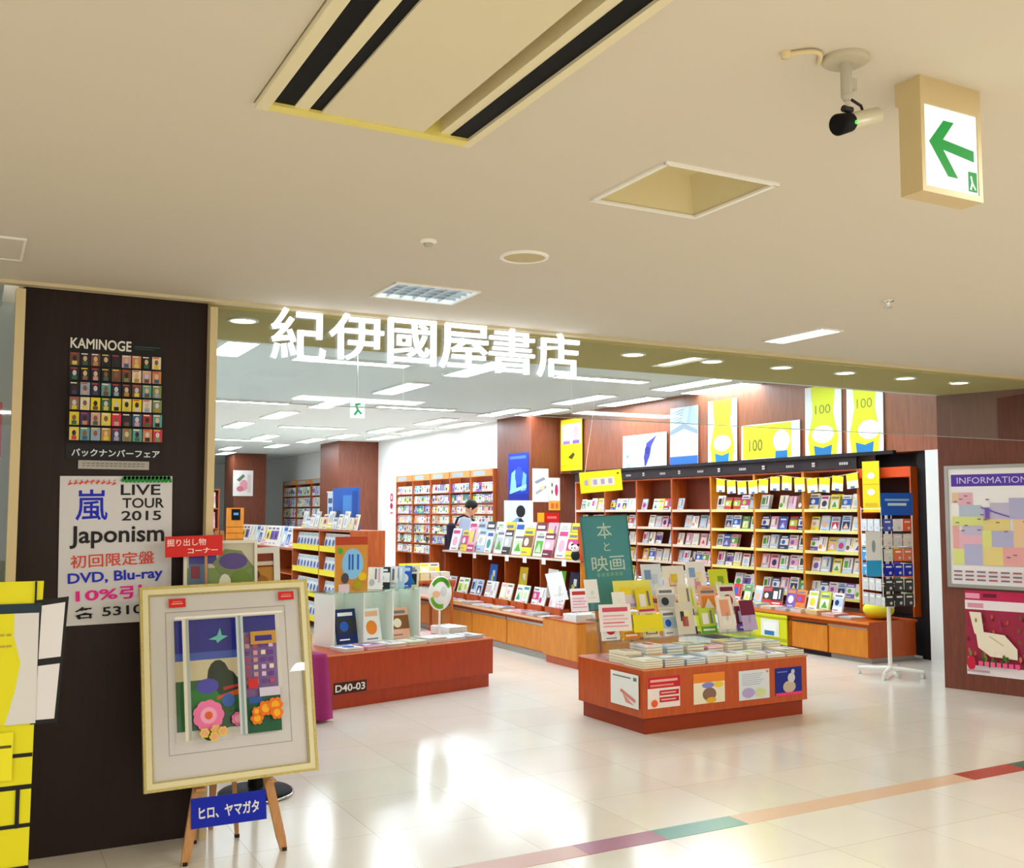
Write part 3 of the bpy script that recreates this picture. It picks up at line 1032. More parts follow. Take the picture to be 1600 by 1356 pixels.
for (a, c, d, e, k) in [(0, .74, .09, .83, 7), (.09, .72, .3, .83, 0), (.1, .62, .42, .72, 6), (.42, .56, .54, .70, 4), (.54, .6, .8, .74, 4), (.8, .6, 1.1, .78, 1), (0, .54, .44, .62, 3), (.44, .5, .8, .6, 2), (.0, .34, .09, .54, 5), (.09, .34, .42, .5, 0), (.14, .46, .42, .54, 4), (.42, .36, .55, .5, 3), (.55, .36, .85, .5, 1), (0, .2, .16, .34, 3), (.16, .2, .42, .38, 1), (.42, .2, .7, .36, 2), (.7, .2, 1.1, .36, 5), (.85, .36, 1.12, .6, 7)]:
    q.rect(x0 + a, c, x0 + d, e, mat(MAPC[k], .5))
q.stroke([(x0 + .42, .7), (x0 + .6, .66), (x0 + .8, .62)], .012, mat('#6a5ab8', .5))
q.rect(x0 + .47, .6, x0 + .53, .7, mat('#7a5ac0', .5))
for k in range(18):
    zx, zz = rnd.uniform(.03, 1.0), rnd.uniform(.22, .8)
    q.rect(x0 + zx, zz, x0 + zx + .05, zz + .01, mat('#8a6a8a', .5))
for c in range(7):
    for r in range(3):
        q.rect(-.56 + c * .165, .135 - r * .035, -.44 + c * .165, .15 - r * .035, mat('#a85a6a' if (r + c) % 2 else '#7a6a7a', .5))
q.v = [(x * .607, y, z) for x, y, z in q.v]
q.build('board_face', t)
b = card(.96, .725, .004, mat('#a02a48', .45))
b.rect(-.48, .0, .48, .08, mat('#efe6ea', .5))
b.rect(-.48, .56, .48, .64, mat('#efe4ea', .5))
b.rect(-.48, .64, .48, .725, mat('#c02454', .5))
b.rect(-.47, .655, -.25, .70, mat('#f0a0bc', .5))
b.rect(-.44, .575, -.2, .615, mat('#d898b0', .5))
b.rect(-.2, .67, .0, .70, mat('#6a1030', .5))
for k in range(50):
    b.ell(rnd.uniform(-.46, .46), rnd.uniform(.12, .54), .02, .02, mat(rnd.choice(['#a8304a', '#6a2030', '#5a6a2a', '#7a3a4a', '#c85a3a', '#93304a']), .5), 7)
CH = mat('#ece2cc', .5)
b.poly([(-.4, .54), (-.22, .54), (-.18, .34), (-.2, .3), (-.33, .36)], CH)
b.poly([(-.31, .38), (.12, .36), (.3, .25), (.3, .16), (-.1, .17), (-.28, .24)], CH)
b.ell(-.3, .47, .02, .02, mat('#a89478', .5), 10)
b.stroke([(-.1, .34), (.1, .27)], .012, mat('#c8bca0', .5))
for k in range(26):
    b.ell(rnd.uniform(-.42, .46), rnd.uniform(.1, .2), .022, .026, mat(rnd.choice(['#4a6a24', '#6a8a2c', '#d86a5a', '#3a5a20', '#c8485a']), .5), 7)
b.ell(-.38, .1, .065, .06, mat('#c81c3c', .5), 18)
for k in range(7):
    b.rect(-.27 + k * .09, .085, -.205 + k * .09, .125, mat('#f05a94', .5))
b.rect(-.44, .03, -.1, .05, mat('#b89aa8', .5))
b.v = [(x * .56, y, z) for x, y, z in b.v]
tag(b.build('sofa_poster', loc=onwall(.47, .145, .006), rot=(0, 0, IR)), 'crimson poster with a cream lounge chair among flowers, below information board', 'poster')

# ================================================================== BOOKS
CN = {'white': '#f2f2ee', 'cream': '#efe6c8', 'pale blue': '#b9d3ea', 'blue': '#2a62c0', 'navy': '#1c2c66', 'yellow': '#f0dc2c', 'orange': '#ee8a2c', 'red': '#d4282c', 'pink': '#f2b2c6', 'magenta': '#d03a80', 'green': '#5cae3c', 'pale green': '#cfe4b4', 'teal': '#2f9a9a', 'grey': '#c3c5c8', 'charcoal': '#33343a', 'purple': '#7a5ab4', 'brown': '#8a5a38', 'maroon': '#7a2238', 'peach': '#f0b898', 'lime': '#c4dc3c'}
LIGHT = ['white'] * 7 + ['cream', 'cream', 'pale blue', 'pale blue', 'grey', 'pink', 'pale green', 'yellow', 'peach']
VIV = ['blue', 'red', 'green', 'yellow', 'orange', 'navy', 'magenta', 'teal', 'purple', 'charcoal', 'brown', 'lime', 'pink', 'pale blue']
def cm(n):
    return mat(CN[n], .42)


_BK = {}


def book_mesh(w, h, t, base, acc, acc2, style, pages=True):
    k = (w, h, t, base, acc, acc2, style, pages)
    if k in _BK:
        return _BK[k]
    b = MB()
    c = min(.0018, t * .2)
    m = cm(base)
    b.box(-w / 2, w / 2, 0, c, 0, h, m)
    b.box(-w / 2, w / 2, t - c, t, 0, h, m)
    b.box(-w / 2, -w / 2 + .0018, c, t - c, 0, h, m)
    if pages:
        b.box(-w / 2 + .0018, w / 2 - .003, c, t - c, .002, h - .002, mat('#f0ead8', .8))
    A, B = cm(acc), cm(acc2)
    i = mat('#7c7c88', .5) if base not in ('navy', 'charcoal', 'maroon', 'blue', 'purple') else mat('#f0f0ee', .5)
    if style == 0:
        b.rect(-w * .4, h * .76, w * .4, h * .92, A)
        b.ell(0, h * .42, w * .3, h * .22, B, 14)
        b.rect(-w * .3, h * .06, w * .3, h * .1, i)
    elif style == 1:
        b.rect(-w / 2, 0, w / 2, h * .27, A)
        b.rect(w * .16, h * .38, w * .3, h * .9, i)
        b.rect(-w * .36, h * .36, w * .04, h * .8, B)
        b.rect(-w * .4, h * .1, w * .36, h * .17, cm('white') if acc != 'white' else i)
    elif style == 2:
        b.rect(-w / 2, h * .3, w / 2, h * .74, A)
        b.ell(-w * .12, h * .5, w * .22, h * .15, B, 12)
        b.rect(-w * .4, h * .8, w * .34, h * .9, i)
        b.rect(-w * .4, h * .1, w * .1, h * .14, i)
    elif style == 3:
        b.rect(-w * .38, h * .12, w * .38, h * .62, A)
        b.poly([(-w * .3, h * .16), (0, h * .54), (w * .3, h * .16)], B)
        b.rect(-w * .38, h * .72, w * .38, h * .82, i)
        b.rect(-w * .25, h * .86, w * .25, h * .9, A)
    else:
        b.rect(w * .2, h * .3, w * .34, h * .93, A)
        b.rect(-w * .02, h * .45, w * .1, h * .93, i)
        b.ell(-w * .22, h * .3, w * .2, h * .16, B, 12)
    _BK[k] = b.mesh('book')
    return _BK[k]


def rand_design(pal=LIGHT):
    base = rnd.choice(pal)
    acc = rnd.choice([c for c in (VIV if rnd.random() < .38 else LIGHT) if c != base])
    acc2 = rnd.choice([c for c in VIV + LIGHT if c not in (base, acc)])
    return base, acc, acc2, rnd.randrange(5)


DESIGNS = [rand_design() for _ in range(46)]
VDES = [rand_design(VIV) for _ in range(20)]
SZ = [(.132, .172, .014), (.142, .184, .016), (.152, .196, .018)]


def book(name, label, loc, rz, d, size, group, cat='book', tilt=0.0, flat=False, parts=False, spin=0.0):
    w_, h_, t_ = size
    o = bpy.data.objects.new(name, book_mesh(w_, h_, t_, *d, pages=not parts))
    COL.objects.link(o)
    o.location = loc
    if flat:
        # cover up, spine to the left of whoever faces it
        o.rotation_euler = Euler((R(-90), 0, rz + spin))
        o.location.z += t_
    else:
        o.rotation_euler = Euler((-tilt, 0, rz))
        o.location.z += t_ * math.sin(tilt) + .0003
    tag(o, label, cat, group)
    if parts:
        pg = MB().box(-w_ / 2 + .0022, w_ / 2 - .003, .0022, t_ - .0022, .003, h_ - .003, mat('#f0ead8', .8)).build('pages', o)
        pg['label'] = 'cream page block'
    return o


def desc(d):
    return f'{d[0]} {{}} with {d[1]}'


# ================================================================== RIGHT-HAND BOOKCASES
RW = R(-90)          # faces the aisle, towards -x
SHELVES = [.56, .84, 1.085, 1.325, 1.575]
BAYN = ['seven', 'six', 'five', 'four', 'three', 'two', 'one']   # counted from the left
ROWN = ['bottom', 'second lowest', 'middle', 'second highest', 'top']
STRIP = mat('#e6e08a', .5)
BW = .87
for k in range(7):
    yc = 8.40 + BW / 2 + BW * k
    t = thing('wall_bookcase', f'cherry wall bookcase {BAYN[k]} of seven counted from left on right wall', 'bookcase', (8.9, yc, .44), RW, 'cherry bookcases along the right wall')
    h2 = BW / 2 - .001
    for sx in (-1, 1):
        MB().box(sx * h2 - (.018 if sx > 0 else 0), sx * h2 + (.018 if sx < 0 else 0), 0, .28, 0, 1.6, M_SHELF if k > 2 else M_ORANGE).build('side_panel', t)
    MB().box(-h2 + .018, h2 - .018, .262, .28, 0, 1.6, M_BACK).build('back_panel', t)
    MB().box(-h2 + .018, h2 - .018, 0, .262, 1.58, 1.6, M_SHELF).build('top_panel', t)
    for z in SHELVES:
        s = MB()
        s.box(-h2 + .018, h2 - .018, 0.0, .262, z - .44 - .022, z - .44, M_SHELF).build('shelf', t)
        MB().box(-h2 + .018, h2 - .018, -.006, -.0005, z - .44 - .024, z - .44 + .012, STRIP if k < 3 else mat('#d8c8b0', .5)).build('shelf_edge_strip', t)

def skip_right(k, r):
    return (k == 1 and r == 4) or (k == 6 and r > 1 and False)


for k in range(7):
    yc = 8.40 + BW / 2 + BW * k
    for r, z in enumerate(SHELVES):
        if r < (0 if k < 3 else 1) and False:
            continue
        n = rnd.choice([5, 5, 6]) if k < 5 else 5
        dd = rnd.sample(DESIGNS, n)
        if (k, r) == (1, 3):
            n = 5
        wsum = .83
        for j in range(n):
            if (k, r) in ((3, 4),) and j > 0:
                continue
            if rnd.random() < .05:
                continue
            x = -wsum / 2 + wsum * (j + .5) / n
            sz = SZ[0] if n == 6 else rnd.choice(SZ[:2] if r in (1, 2, 3) else SZ[:3])
            d = dd[j]
            if rnd.random() < .14:
                d = rnd.choice(VDES)
            book('paperback_book', f'{d[0]} and {d[1]} paperback, {ORD[j]} from left, {ROWN[r]} shelf, right wall bookcase {BAYN[k]}', (8.9 + .055 + rnd.uniform(0, .02), yc - x, z + .0008), RW, d, sz, 'paperbacks facing out on the right wall bookcases', tilt=R(14))
            # a few copies stand behind the front one
            if rnd.random() < .35 and k < 5:
                book('paperback_book', f'{d[0]} paperback behind {ORD[j]} from left, {ROWN[r]} shelf, right wall bookcase {BAYN[k]}', (8.9 + .055 + .024 + .02, yc - x - .004, z + .0008), RW, d, sz, 'paperbacks facing out on the right wall bookcases', tilt=R(14))
# dark category fascia above
t = thing('category_fascia', 'long dark category fascia with small white marks above right wall bookcases', 'signboard', (8.895, 11.445, 2.045), RW)
b = MB().box(-3.045, 3.045, -.012, .02, 0, .152, mat('#2c2024', .5))
b.y0 = -.012
for k in range(14):
    x = -2.85 + k * .435
    if k % 2:
        for q in range(4):
            b.rect(x + q * .035, .045, x + .026 + q * .035, .075, mat('#b9b0ae', .5))
    else:
        b.rect(x, .04, x + .05, .06, mat('#c9c0be', .5))
        b.rect(x, .068, x + .05, .09, mat('#c9c0be', .5))
b.build('board', t)
MB().box(-3.1, 3.6, -.05, -.0, .135, .175, mat('#1a1214', .5)).build('cornice', t)
# corner end case
t = thing('end_case', 'tall orange-red open end case at right end of the bookcases', 'bookcase', (8.9, 8.03, .44), RW)
MB().box(-.365, -.347, 0, .28, 0, 1.6, M_CHERRY).build('side_panel', t)
MB().box(.347, .365, 0, .28, 0, 1.6, M_CHERRY).build('side_panel', t)
MB().box(-.347, .347, .262, .28, 0, 1.6, mat('#2a0f08', .6)).build('back_panel', t)
MB().box(-.347, .347, 0.001, .262, 1.49, 1.6, mat('#e0501c', .45)).build('top_panel', t)
for z in (.4, .8, 1.1):
    MB().box(-.347, .347, .02, .262, z, z + .02, M_CHERRY).build('shelf', t)

# base cabinets under the bookcases
UW = .56
for k in range(12):
    yc = 7.65 + UW / 2 + UW * k
    side = ORD[k]
    t = thing('base_cabinet', f'low cabinet with orange door under the right wall bookcases, {side} from right end', 'cabinet', (8.2, yc, 0), RW, 'low cabinets under the right wall bookcases')
    h2 = UW / 2 - .001
    MB().box(-h2, h2, .02, .69, .05, .396, M_CHERRY).build('body', t)
    MB().box(-h2, h2, .04, .66, 0, .05, mat('#9a948c', .4) if k == 0 else M_DARK).build('plinth', t)
    d = MB().box(-h2 + .012, h2 - .012, 0, .019, .06, .36, M_ORANGE).build('door', t)
    MB().box(-h2 + .012, h2 - .012, -.012, -.001, .34, .358, M_ALU if k < 1 else M_DARK).build('handle', d)
t = thing('display_worktop', 'long cherry display worktop over the low cabinets at right wall', 'worktop', (8.2, 11.0, .397), RW)
MB().box(-3.37, 3.37, -.01, .7, 0, .026, M_CHERRY).build('top', t)
MB().box(-3.37, 3.37, -.014, -.0105, 0, .026, mat('#e0863a', .4)).build('front_edge', t)
WT = .4235
# yellow campaign boards in front of the cabinets
t = thing('campaign_board', 'bright yellow campaign panel with white patches leaning on the low cabinets', 'display board', (8.165, 9.62, 0.0), RW)
b = MB().box(-.82, .82, 0, .012, .06, .39, mat('#d6da1c', .45))
b.y0 = 0
b.rect(-.82, .09, .82, .13, mat('#aeb414', .5))
b.rect(-.82, .34, .82, .36, mat('#aeb414', .5))
for x in (-.6, -.1, .4):
    b.rect(x, .14, x + .3, .33, mat('#e4ecd8', .5))
    b.rect(x + .06, .15, x + .22, .2, mat('#2a7ab8', .5))
    b.rect(x + .04, .2, x + .26, .3, mat('#f4f4f0', .5))
b.build('panel', t)
MB().box(-.82, .82, .0, .012, 0, .06, M_DARK).build('foot', t)

# bunting of yellow cards across three bays
t = thing('card_bunting', 'string of small yellow and white cards hung across the right wall bookcases', 'bunting', (8.865, 9.6, 1.97), RW)
pts = []
N = 12
for i in range(25):
    s = i / 24
    x = -1.25 + 2.5 * s
    z = .03 - .05 * math.sin(PI * ((s * 2) % 1.0)) - .02 * s * 0
    pts.append((x, 0, z))
MB().tube(pts, .003, M_PAPER, 6).build('string', t)
for i in range(N):
    s = (i + .5) / N
    x = -1.25 + 2.5 * s
    z = .03 - .05 * math.sin(PI * ((s * 2) % 1.0))
    b = MB().box(-.085, .085, -.003, -.001, -.17, 0, mat('#f6ecc8', .5))
    b.y0 = -.003
    b.rect(-.085, -.08, .085, 0, mat('#f0dc1c', .5))
    b.ell(0, -.11, .035, .03, mat('#faf8f2', .5), 12)
    b.rect(-.03, -.168, .03, -.145, mat('#2a78b8', .5))
    b.build('flag', t, loc=(x, 0, z), rot=(0, R(rnd.uniform(-6, 6)), 0))
t = thing('yellow_banner', 'tall narrow yellow banner with three white patches, right end of bookcases', 'banner', (8.8, 8.12, 1.55), RW)
b = card(.24, .56, .003, mat('#f2d416', .45))
for z in (.4, .22):
    b.ell(0, z, .055, .035, mat('#f6f0e0', .5), 14)
b.rect(-.09, .06, .09, .1, mat('#d8b80e', .5))
b.rect(-.12, .3, .12, .31, mat('#d8b80e', .5))
b.build('cloth', t)
MB().box(-.06, .06, .003, .1, .5, .51, M_DARK).build('clip', t)

# posters standing on the cornice along the bulkhead
def top_poster(name, label, y0, y1, z1, draw, base='#f4f2ee'):
    yc, ww, hh = (y0 + y1) / 2, abs(y0 - y1) - .02, z1 - 2.222
    b = card(ww, hh, .006, mat(base, .4))
    draw(b, ww, hh)
    tag(b.build(name, loc=(8.866, yc, 2.2195), rot=(R(-1.2), 0, RW)), label, 'poster')


LIM = mat('#e8ec1e', .45)
def hundred(tall, face):
    def d(b, w, h):
        if tall:
            b.poly([(-w * .36, 0), (w * .36, 0), (w * .42, h * .25), (w * .28, h * .6), (w * .34, h), (-w * .34, h), (-w * .28, h * .6), (-w * .42, h * .25)], LIM)
            b.text('100', 0, h * .66, mat('#8a8a28', .5), h=h * .13, w=w * .42)
            b.ell(w * (.12 if face else 0), h * .3, w * .3, h * .13, mat('#fbfbf8', .5), 20)
            b.poly([(-w * .22, 0), (w * .22, 0), (w * .25, h * .14), (0, h * .1), (-w * .25, h * .14)], mat('#1f78b4', .5))
        else:
            b.rect(-w * .47, h * .02, w * .36, h * .97, LIM)
            b.text('100', -w * .24, h * .4, mat('#6a6a1c', .5), h=h * .34, w=w * .24, bold=.02)
            b.ell(w * .2, h * .48, w * .14, h * .3, mat('#fbfbf8', .5), 20)
            b.rect(w * .1, 0, w * .3, h * .2, mat('#1f78b4', .5))
    return d


top_poster('campaign_poster', 'tall yellow hundred poster third from right on top of bookcases', 11.02, 10.41, 3.05, hundred(1, 0))
top_poster('campaign_poster', 'wide low yellow hundred poster on top of the right wall bookcases', 10.34, 9.26, 2.67, hundred(0, 0))
top_poster('campaign_poster', 'tall yellow hundred poster second from right on top of bookcases', 9.19, 8.59, 3.04, hundred(1, 0))
top_poster('campaign_poster', 'rightmost tall yellow hundred poster on top of bookcases', 8.53, 7.98, 3.06, hundred(1, 1))


def wave(b, w, h):
    b.rect(-w / 2, 0, -w * .1, h, mat('#e4f2f8', .5))
    b.ell(.02, h * .62, w * .18, h * .36, mat('#bcdcf0', .5), 18)
    b.poly([(.0, h * .3), (w * .06, h * .72), (w * .3, h * .95), (w * .17, h * .62), (w * .14, h * .34), (w * .05, h * .02), (w * .02, h * .02)], mat('#3a3a9a', .5))
    b.ell(w * .08, h * .5, w * .06, h * .12, mat('#23237a', .5), 12)
    b.rect(-w * .4, h * .3, -w * .36, h * .4, mat('#5a98b8', .5))
    b.rect(-w * .4, .0, -w * .3, h * .14, mat('#a8c4d0', .5))


top_poster('blue_figure_poster', 'wide white poster with a dark blue figure above the bookcases', 13.07, 11.94, 2.71, wave)


def ice(b, w, h):
    b.rect(-w / 2, 0, w / 2, h * .14, mat('#2c6ad8', .5))
    b.poly([(-w / 2, h * .6), (-w * .1, h * .72), (0, h), (-w / 2, h)], mat('#dce6ec', .5))
    b.poly([(-w * .5, h * .52), (0, h * .62), (w * .5, h * .5), (w * .5, h * .58), (0, h * .72), (-w * .5, h * .6)], mat('#8296a4', .5))
    b.poly([(w * .1, h * .7), (w / 2, h * .6), (w / 2, h), (w * .2, h)], mat('#a9bac6', .5))
    b.poly([(-w * .25, h * .16), (w * .3, h * .16), (w * .22, h * .52), (-w * .2, h * .54)], mat('#eceef0', .5))
    for k in range(5):
        b.stroke([(-w * .45, h * (.7 + k * .05)), (w * (-.1 + k * .02), h * (.76 + k * .05))], .02, mat('#9fb2be', .5))


top_poster('icy_poster', 'tall pale grey-blue poster above bookcases, left of yellow posters', 11.87, 11.22, 3.03, ice, '#c8d4dc')
# yellow poster hung on the bulkhead
b = card(.68, .86, .004, mat('#eee21a', .45))
b.rect(-.3, .45, .3, .78, mat('#f6e8dc', .5))
b.ell(-.15, .6, .1, .13, mat('#e8b8b0', .5), 14)
b.ell(.15, .6, .1, .13, mat('#d8a0b8', .5), 14)
b.rect(-.26, .44, -.04, .5, mat('#8a6ab0', .5))
b.rect(.04, .44, .26, .5, mat('#7a5aa0', .5))
b.poly([(-.1, .22), (.06, .3), (.12, .26), (.02, .18)], mat('#4a4410', .5))
b.rect(-.3, .06, .3, .1, mat('#c8ba10', .5))
tag(b.build('hanging_poster', loc=(8.86, 14.56, 2.24), rot=(0, 0, RW)), 'tall yellow poster on the wooden bulkhead beside the brown column', 'poster')
# yellow sign hung on a thread from the ceiling
t = thing('hanging_sign', 'tilted yellow sign hung on a thread in front of the bookcases', 'sign', (7.47, 11.5, 1.82), R(-30), ry=R(-5))
b = card(.56, .28, .006, mat('#f4e01a', .45))
b.rect(-.14, .08, .18, .19, mat('#e6dcc0', .5))
for x in (-.22, -.1, .0, .1):
    b.rect(x, .1, x + .05, .17, mat('#b0a0c0', .5))
b.rect(.22, .22, .25, .24, mat('#5a5418', .5))
b.build('board', t)
MB().tube([(-.2, .003, .28), (0.06, .003, 1.385)], .003, M_PAPER, 6).build('thread', t)

# posters and cards around the near column
b = card(.72, .84, .004, mat('#1030b8', .4))
b.rect(-.36, .0, .36, .14, mat('#0a1e90', .5))
b.poly([(-.3, .14), (-.24, .5), (-.1, .56), (-.06, .2)], mat('#8ac8e8', .5))
b.poly([(.1, .18), (.18, .52), (.3, .46), (.28, .2)], mat('#6ab0e0', .5))
b.ell(.03, .45, .14, .16, mat('#2a50d8', .5), 16)
b.poly([(-.3, .2), (.3, .3), (.3, .24), (-.3, .14)], mat('#9ad0b8', .5))
b.rect(-.3, .74, .28, .79, mat('#4a78e0', .5))
tag(b.build('blue_poster', loc=(8.334, 15.45, 1.72), rot=(0, 0, RW)), 'deep blue poster on the grey side of the brown column', 'poster')
b = card(.31, .56, .004, M_PAPER)
b.poly([(-.12, .34), (.06, .42), (.1, .38), (-.08, .3)], mat('#8a90a8', .5))
b.poly([(-.1, .16), (.1, .28), (.12, .24), (-.08, .12)], mat('#a8acb8', .5))
b.ell(.03, .24, .05, .04, mat('#d8d4b0', .5), 10)
tag(b.build('white_poster', loc=(8.515, 14.994, 1.72)), 'white poster with faint grey strokes on front of the brown column', 'poster')
b = card(.22, .55, .004, mat('#f0ece6', .5))
for z in (.28, .4):
    b.rect(-.06, z, -.03, z + .06, mat('#5a7a5a', .5))
b.ell(.04, .34, .03, .1, mat('#d03070', .5), 12)
b.rect(-.11, 0, .11, .16, mat('#f0b040', .5))
b.rect(-.07, .03, -.01, .12, mat('#e86a2c', .5))
b.rect(.02, .03, .07, .12, mat('#e86a2c', .5))
tag(b.build('narrow_poster', loc=(8.785, 14.994, 1.58)), 'narrow white and orange poster beside the leftmost wall bookcase', 'poster')
b = card(.42, .16, .01, mat('#d8181a', .45))
b.rect(-.21, 0, -.08, .16, mat('#f0b020', .5))
b.rect(-.02, .06, .16, .1, mat('#f08078', .5))
tag(b.build('red_card', loc=(8.66, 14.985, 1.38)), 'red and yellow card low on front of the brown column', 'notice')

t = thing('photo_standee', 'white cut-out display panel with dark figure shape behind the magazine rack', 'display board', (7.13, 13.2, 0), R(-12))
b = MB().box(-.22, .22, 0, .012, .0, 1.72, mat('#e8eef0', .5))
b.ell(.03, 1.56, .07, .09, mat('#22262c', .5), 14)
b.poly([(-.13, .95), (.12, .95), (.1, 1.38), (.04, 1.46), (-.04, 1.46), (-.12, 1.36)], mat('#232c40', .5))
b.poly([(-.12, 1.4), (.0, 1.48), (.0, 1.42), (-.08, 1.34)], mat('#7ab0e0', .5))
b.rect(.1, 1.1, .2, 1.3, mat('#c8d8dc', .5))
b.build('panel', t)
MB().box(-.2, .2, -.1, .2, -.0, .012, M_DARK).build('foot', t)


# ================================================================== CARDS AND SMALL DISPLAYS
def pop(name, label, cat, loc, w, h, base, draw, stem=0.0, rz=0.0, tilt=R(8), ry=0.0, group=None, t=.004):
    # a printed card on a small clear stand; loc is the middle of the foot
    o = thing(name, label, cat, loc, rz, group)
    c = card(w, h, t, mat(base, .45))
    draw(c, w, h)
    c.build('card', o, loc=(0, 0, stem), rot=(-tilt, ry, 0))
    f = MB()
    f.box(-min(w, .16) / 2, min(w, .16) / 2, -.018, .03, 0, .003, M_ACRYL)
    f.box(-.012, .012, .012, .016, .003, stem + h * .5, M_ACRYL)
    f.build('stand', o, label='clear stand')
    return o


def d_lines(cols, bar='#c0392b'):
    def d(b, w, h):
        b.rect(-w * .4, h * .72, w * .4, h * .88, mat(bar, .5))
        for i in range(4):
            b.rect(-w * .4, h * (.16 + .13 * i), w * (.4 - .12 * (i % 2)), h * (.21 + .13 * i), mat(cols[i % len(cols)], .5))
    return d


def d_blocks(cols):
    def d(b, w, h):
        r = random.Random(len(cols) + int(w * 1000))
        for i, c in enumerate(cols):
            x, z = r.uniform(-.4, .05) * w, r.uniform(.05, .6) * h
            b.rect(x, z, x + w * .32, z + h * .3, mat(c, .5))
    return d


def d_plain(b, w, h):
    b.rect(-w * .3, h * .2, w * .3, h * .22, mat('#d8d8d8', .5))


# ================================================================== CENTRE ISLAND
def island(name, label, cat, loc, rz, L, D, H, m, top='#d88a58'):
    t = thing(name, label, cat, loc, rz)
    b = MB()
    b.bbox(0, L, 0, D, .115, H, m, .008)
    b.build('body', t)
    MB().box(.03, L - .03, .03, D - .03, 0, .115, mat('#93340f', .45) if L < 1.7 else m).build('plinth', t)
    for q in [(-.003, L + .003, -.003, .004), (-.003, L + .003, D - .004, D + .003)]:
        MB().box(*q, H - .012, H - .001, mat(top, .4)).build('edge_trim', t)
    return t


ci = island('display_island', 'low cherry display island covered with books in the shop entrance', 'display table', (4.215, 5.975, 0), R(1.2), 1.56, .84, .452, M_CHERRY)
IZ = .4525
b = card(.34, .235, .002, M_PAPER)
b.rect(-.14, .2, .08, .21, mat('#7a8a8a', .5))
b.rect(.11, .19, .15, .215, mat('#5a8a7a', .5))
b.poly([(-.04, .12), (.14, .06), (.13, .04), (-.05, .1)], mat('#e08078', .5))
b.poly([(-.02, .09), (.12, .02), (.02, .03)], mat('#e89a90', .5))
tag(b.build('island_notice', loc=(4.2, 6.19, .17), rot=(0, 0, R(-88.8))), 'white notice with pink strokes on the left end of centre island', 'notice', 'notices stuck to the centre island')
def n_red(b, w, h):
    b.rect(-w / 2, h * .64, w / 2, h, mat('#c8202c', .5))
    b.rect(-w * .42, h * .84, w * .42, h * .92, mat('#f0b0a8', .5))
    b.rect(-w * .42, h * .7, w * .3, h * .76, mat('#e88a80', .5))
    b.rect(-w * .14, h * .4, w * .46, h * .56, mat('#c8202c', .5))
    b.rect(-w * .14, h * .18, w * .46, h * .34, mat('#c8202c', .5))
    b.rect(-w * .1, h * .46, w * .36, h * .5, mat('#f0c0b8', .5))
    b.rect(-w * .1, h * .24, w * .36, h * .28, mat('#f0c0b8', .5))
    b.ell(-w * .3, h * .16, w * .1, h * .12, mat('#e8601c', .5), 14)
def n_paint(b, w, h):
    b.rect(-w / 2, h * .7, w / 2, h, mat('#f08a2c', .5))
    b.ell(0, h * .3, w * .22, h * .22, mat('#8a6a5a', .5), 14)
    b.ell(-w * .04, h * .6, w * .2, h * .1, mat('#8a8ad0', .5), 12)
    b.ell(w * .3, h * .6, w * .16, h * .1, mat('#f0d03a', .5), 12)
    b.ell(w * .05, h * .1, w * .16, h * .1, mat('#e8b02c', .5), 12)
def n_pale(b, w, h):
    for i in range(6):
        b.rect(-w * .4, h * (.86 - i * .07), w * (.3 - (i % 3) * .06), h * (.88 - i * .07), mat('#a8b8d0', .5))
    b.ell(-w * .2, h * .24, w * .2, h * .17, mat('#b8a8e0', .5), 14)
    b.ell(w * .2, h * .22, w * .18, h * .15, mat('#d8e4a8', .5), 14)
    b.rect(w * .38, h * .88, w * .46, h * .96, mat('#e08a80', .5))
def n_navy(b, w, h):
    b.ell(w * .02, h * .3, w * .24, h * .22, mat('#c8b8a0', .5), 16)
    b.ell(w * .1, h * .62, w * .14, h * .18, mat('#d8d4d8', .5), 14)
    b.ell(w * .16, h * .84, w * .07, h * .09, mat('#c8ccd8', .5), 10)
    b.rect(-w / 2, 0, w / 2, h * .1, mat('#f03a78', .5))
    b.rect(-w * .44, h * .84, -w * .06, h * .88, mat('#7a8ad0', .5))
for nm, x, wd, z, hh, base, dr, lab in [('island_notice', 4.39, .285, .178, .215, '#f0e4e0', n_red, 'red and white notice on front of centre island, nearest its left corner'), ('island_notice', 4.80, .29, .172, .215, '#f0ead0', n_paint, 'orange-topped painted notice on the front of centre island'), ('island_notice', 5.23, .30, .162, .215, '#e2e8f0', n_pale, 'pale blue printed notice on the front of centre island'), ('island_notice', 5.575, .27, .165, .205, '#1c2a8c', n_navy, 'navy notice with pink foot on front of centre island, right end')]:
    b = card(wd, hh, .002, mat(base, .5))
    dr(b, wd, hh)
    yy = 5.975 + (x - 4.215) * math.tan(R(1.2)) - .0045
    tag(b.build(nm, loc=(x, yy, z), rot=(0, 0, R(1.2))), lab, 'notice', 'notices stuck to the centre island')
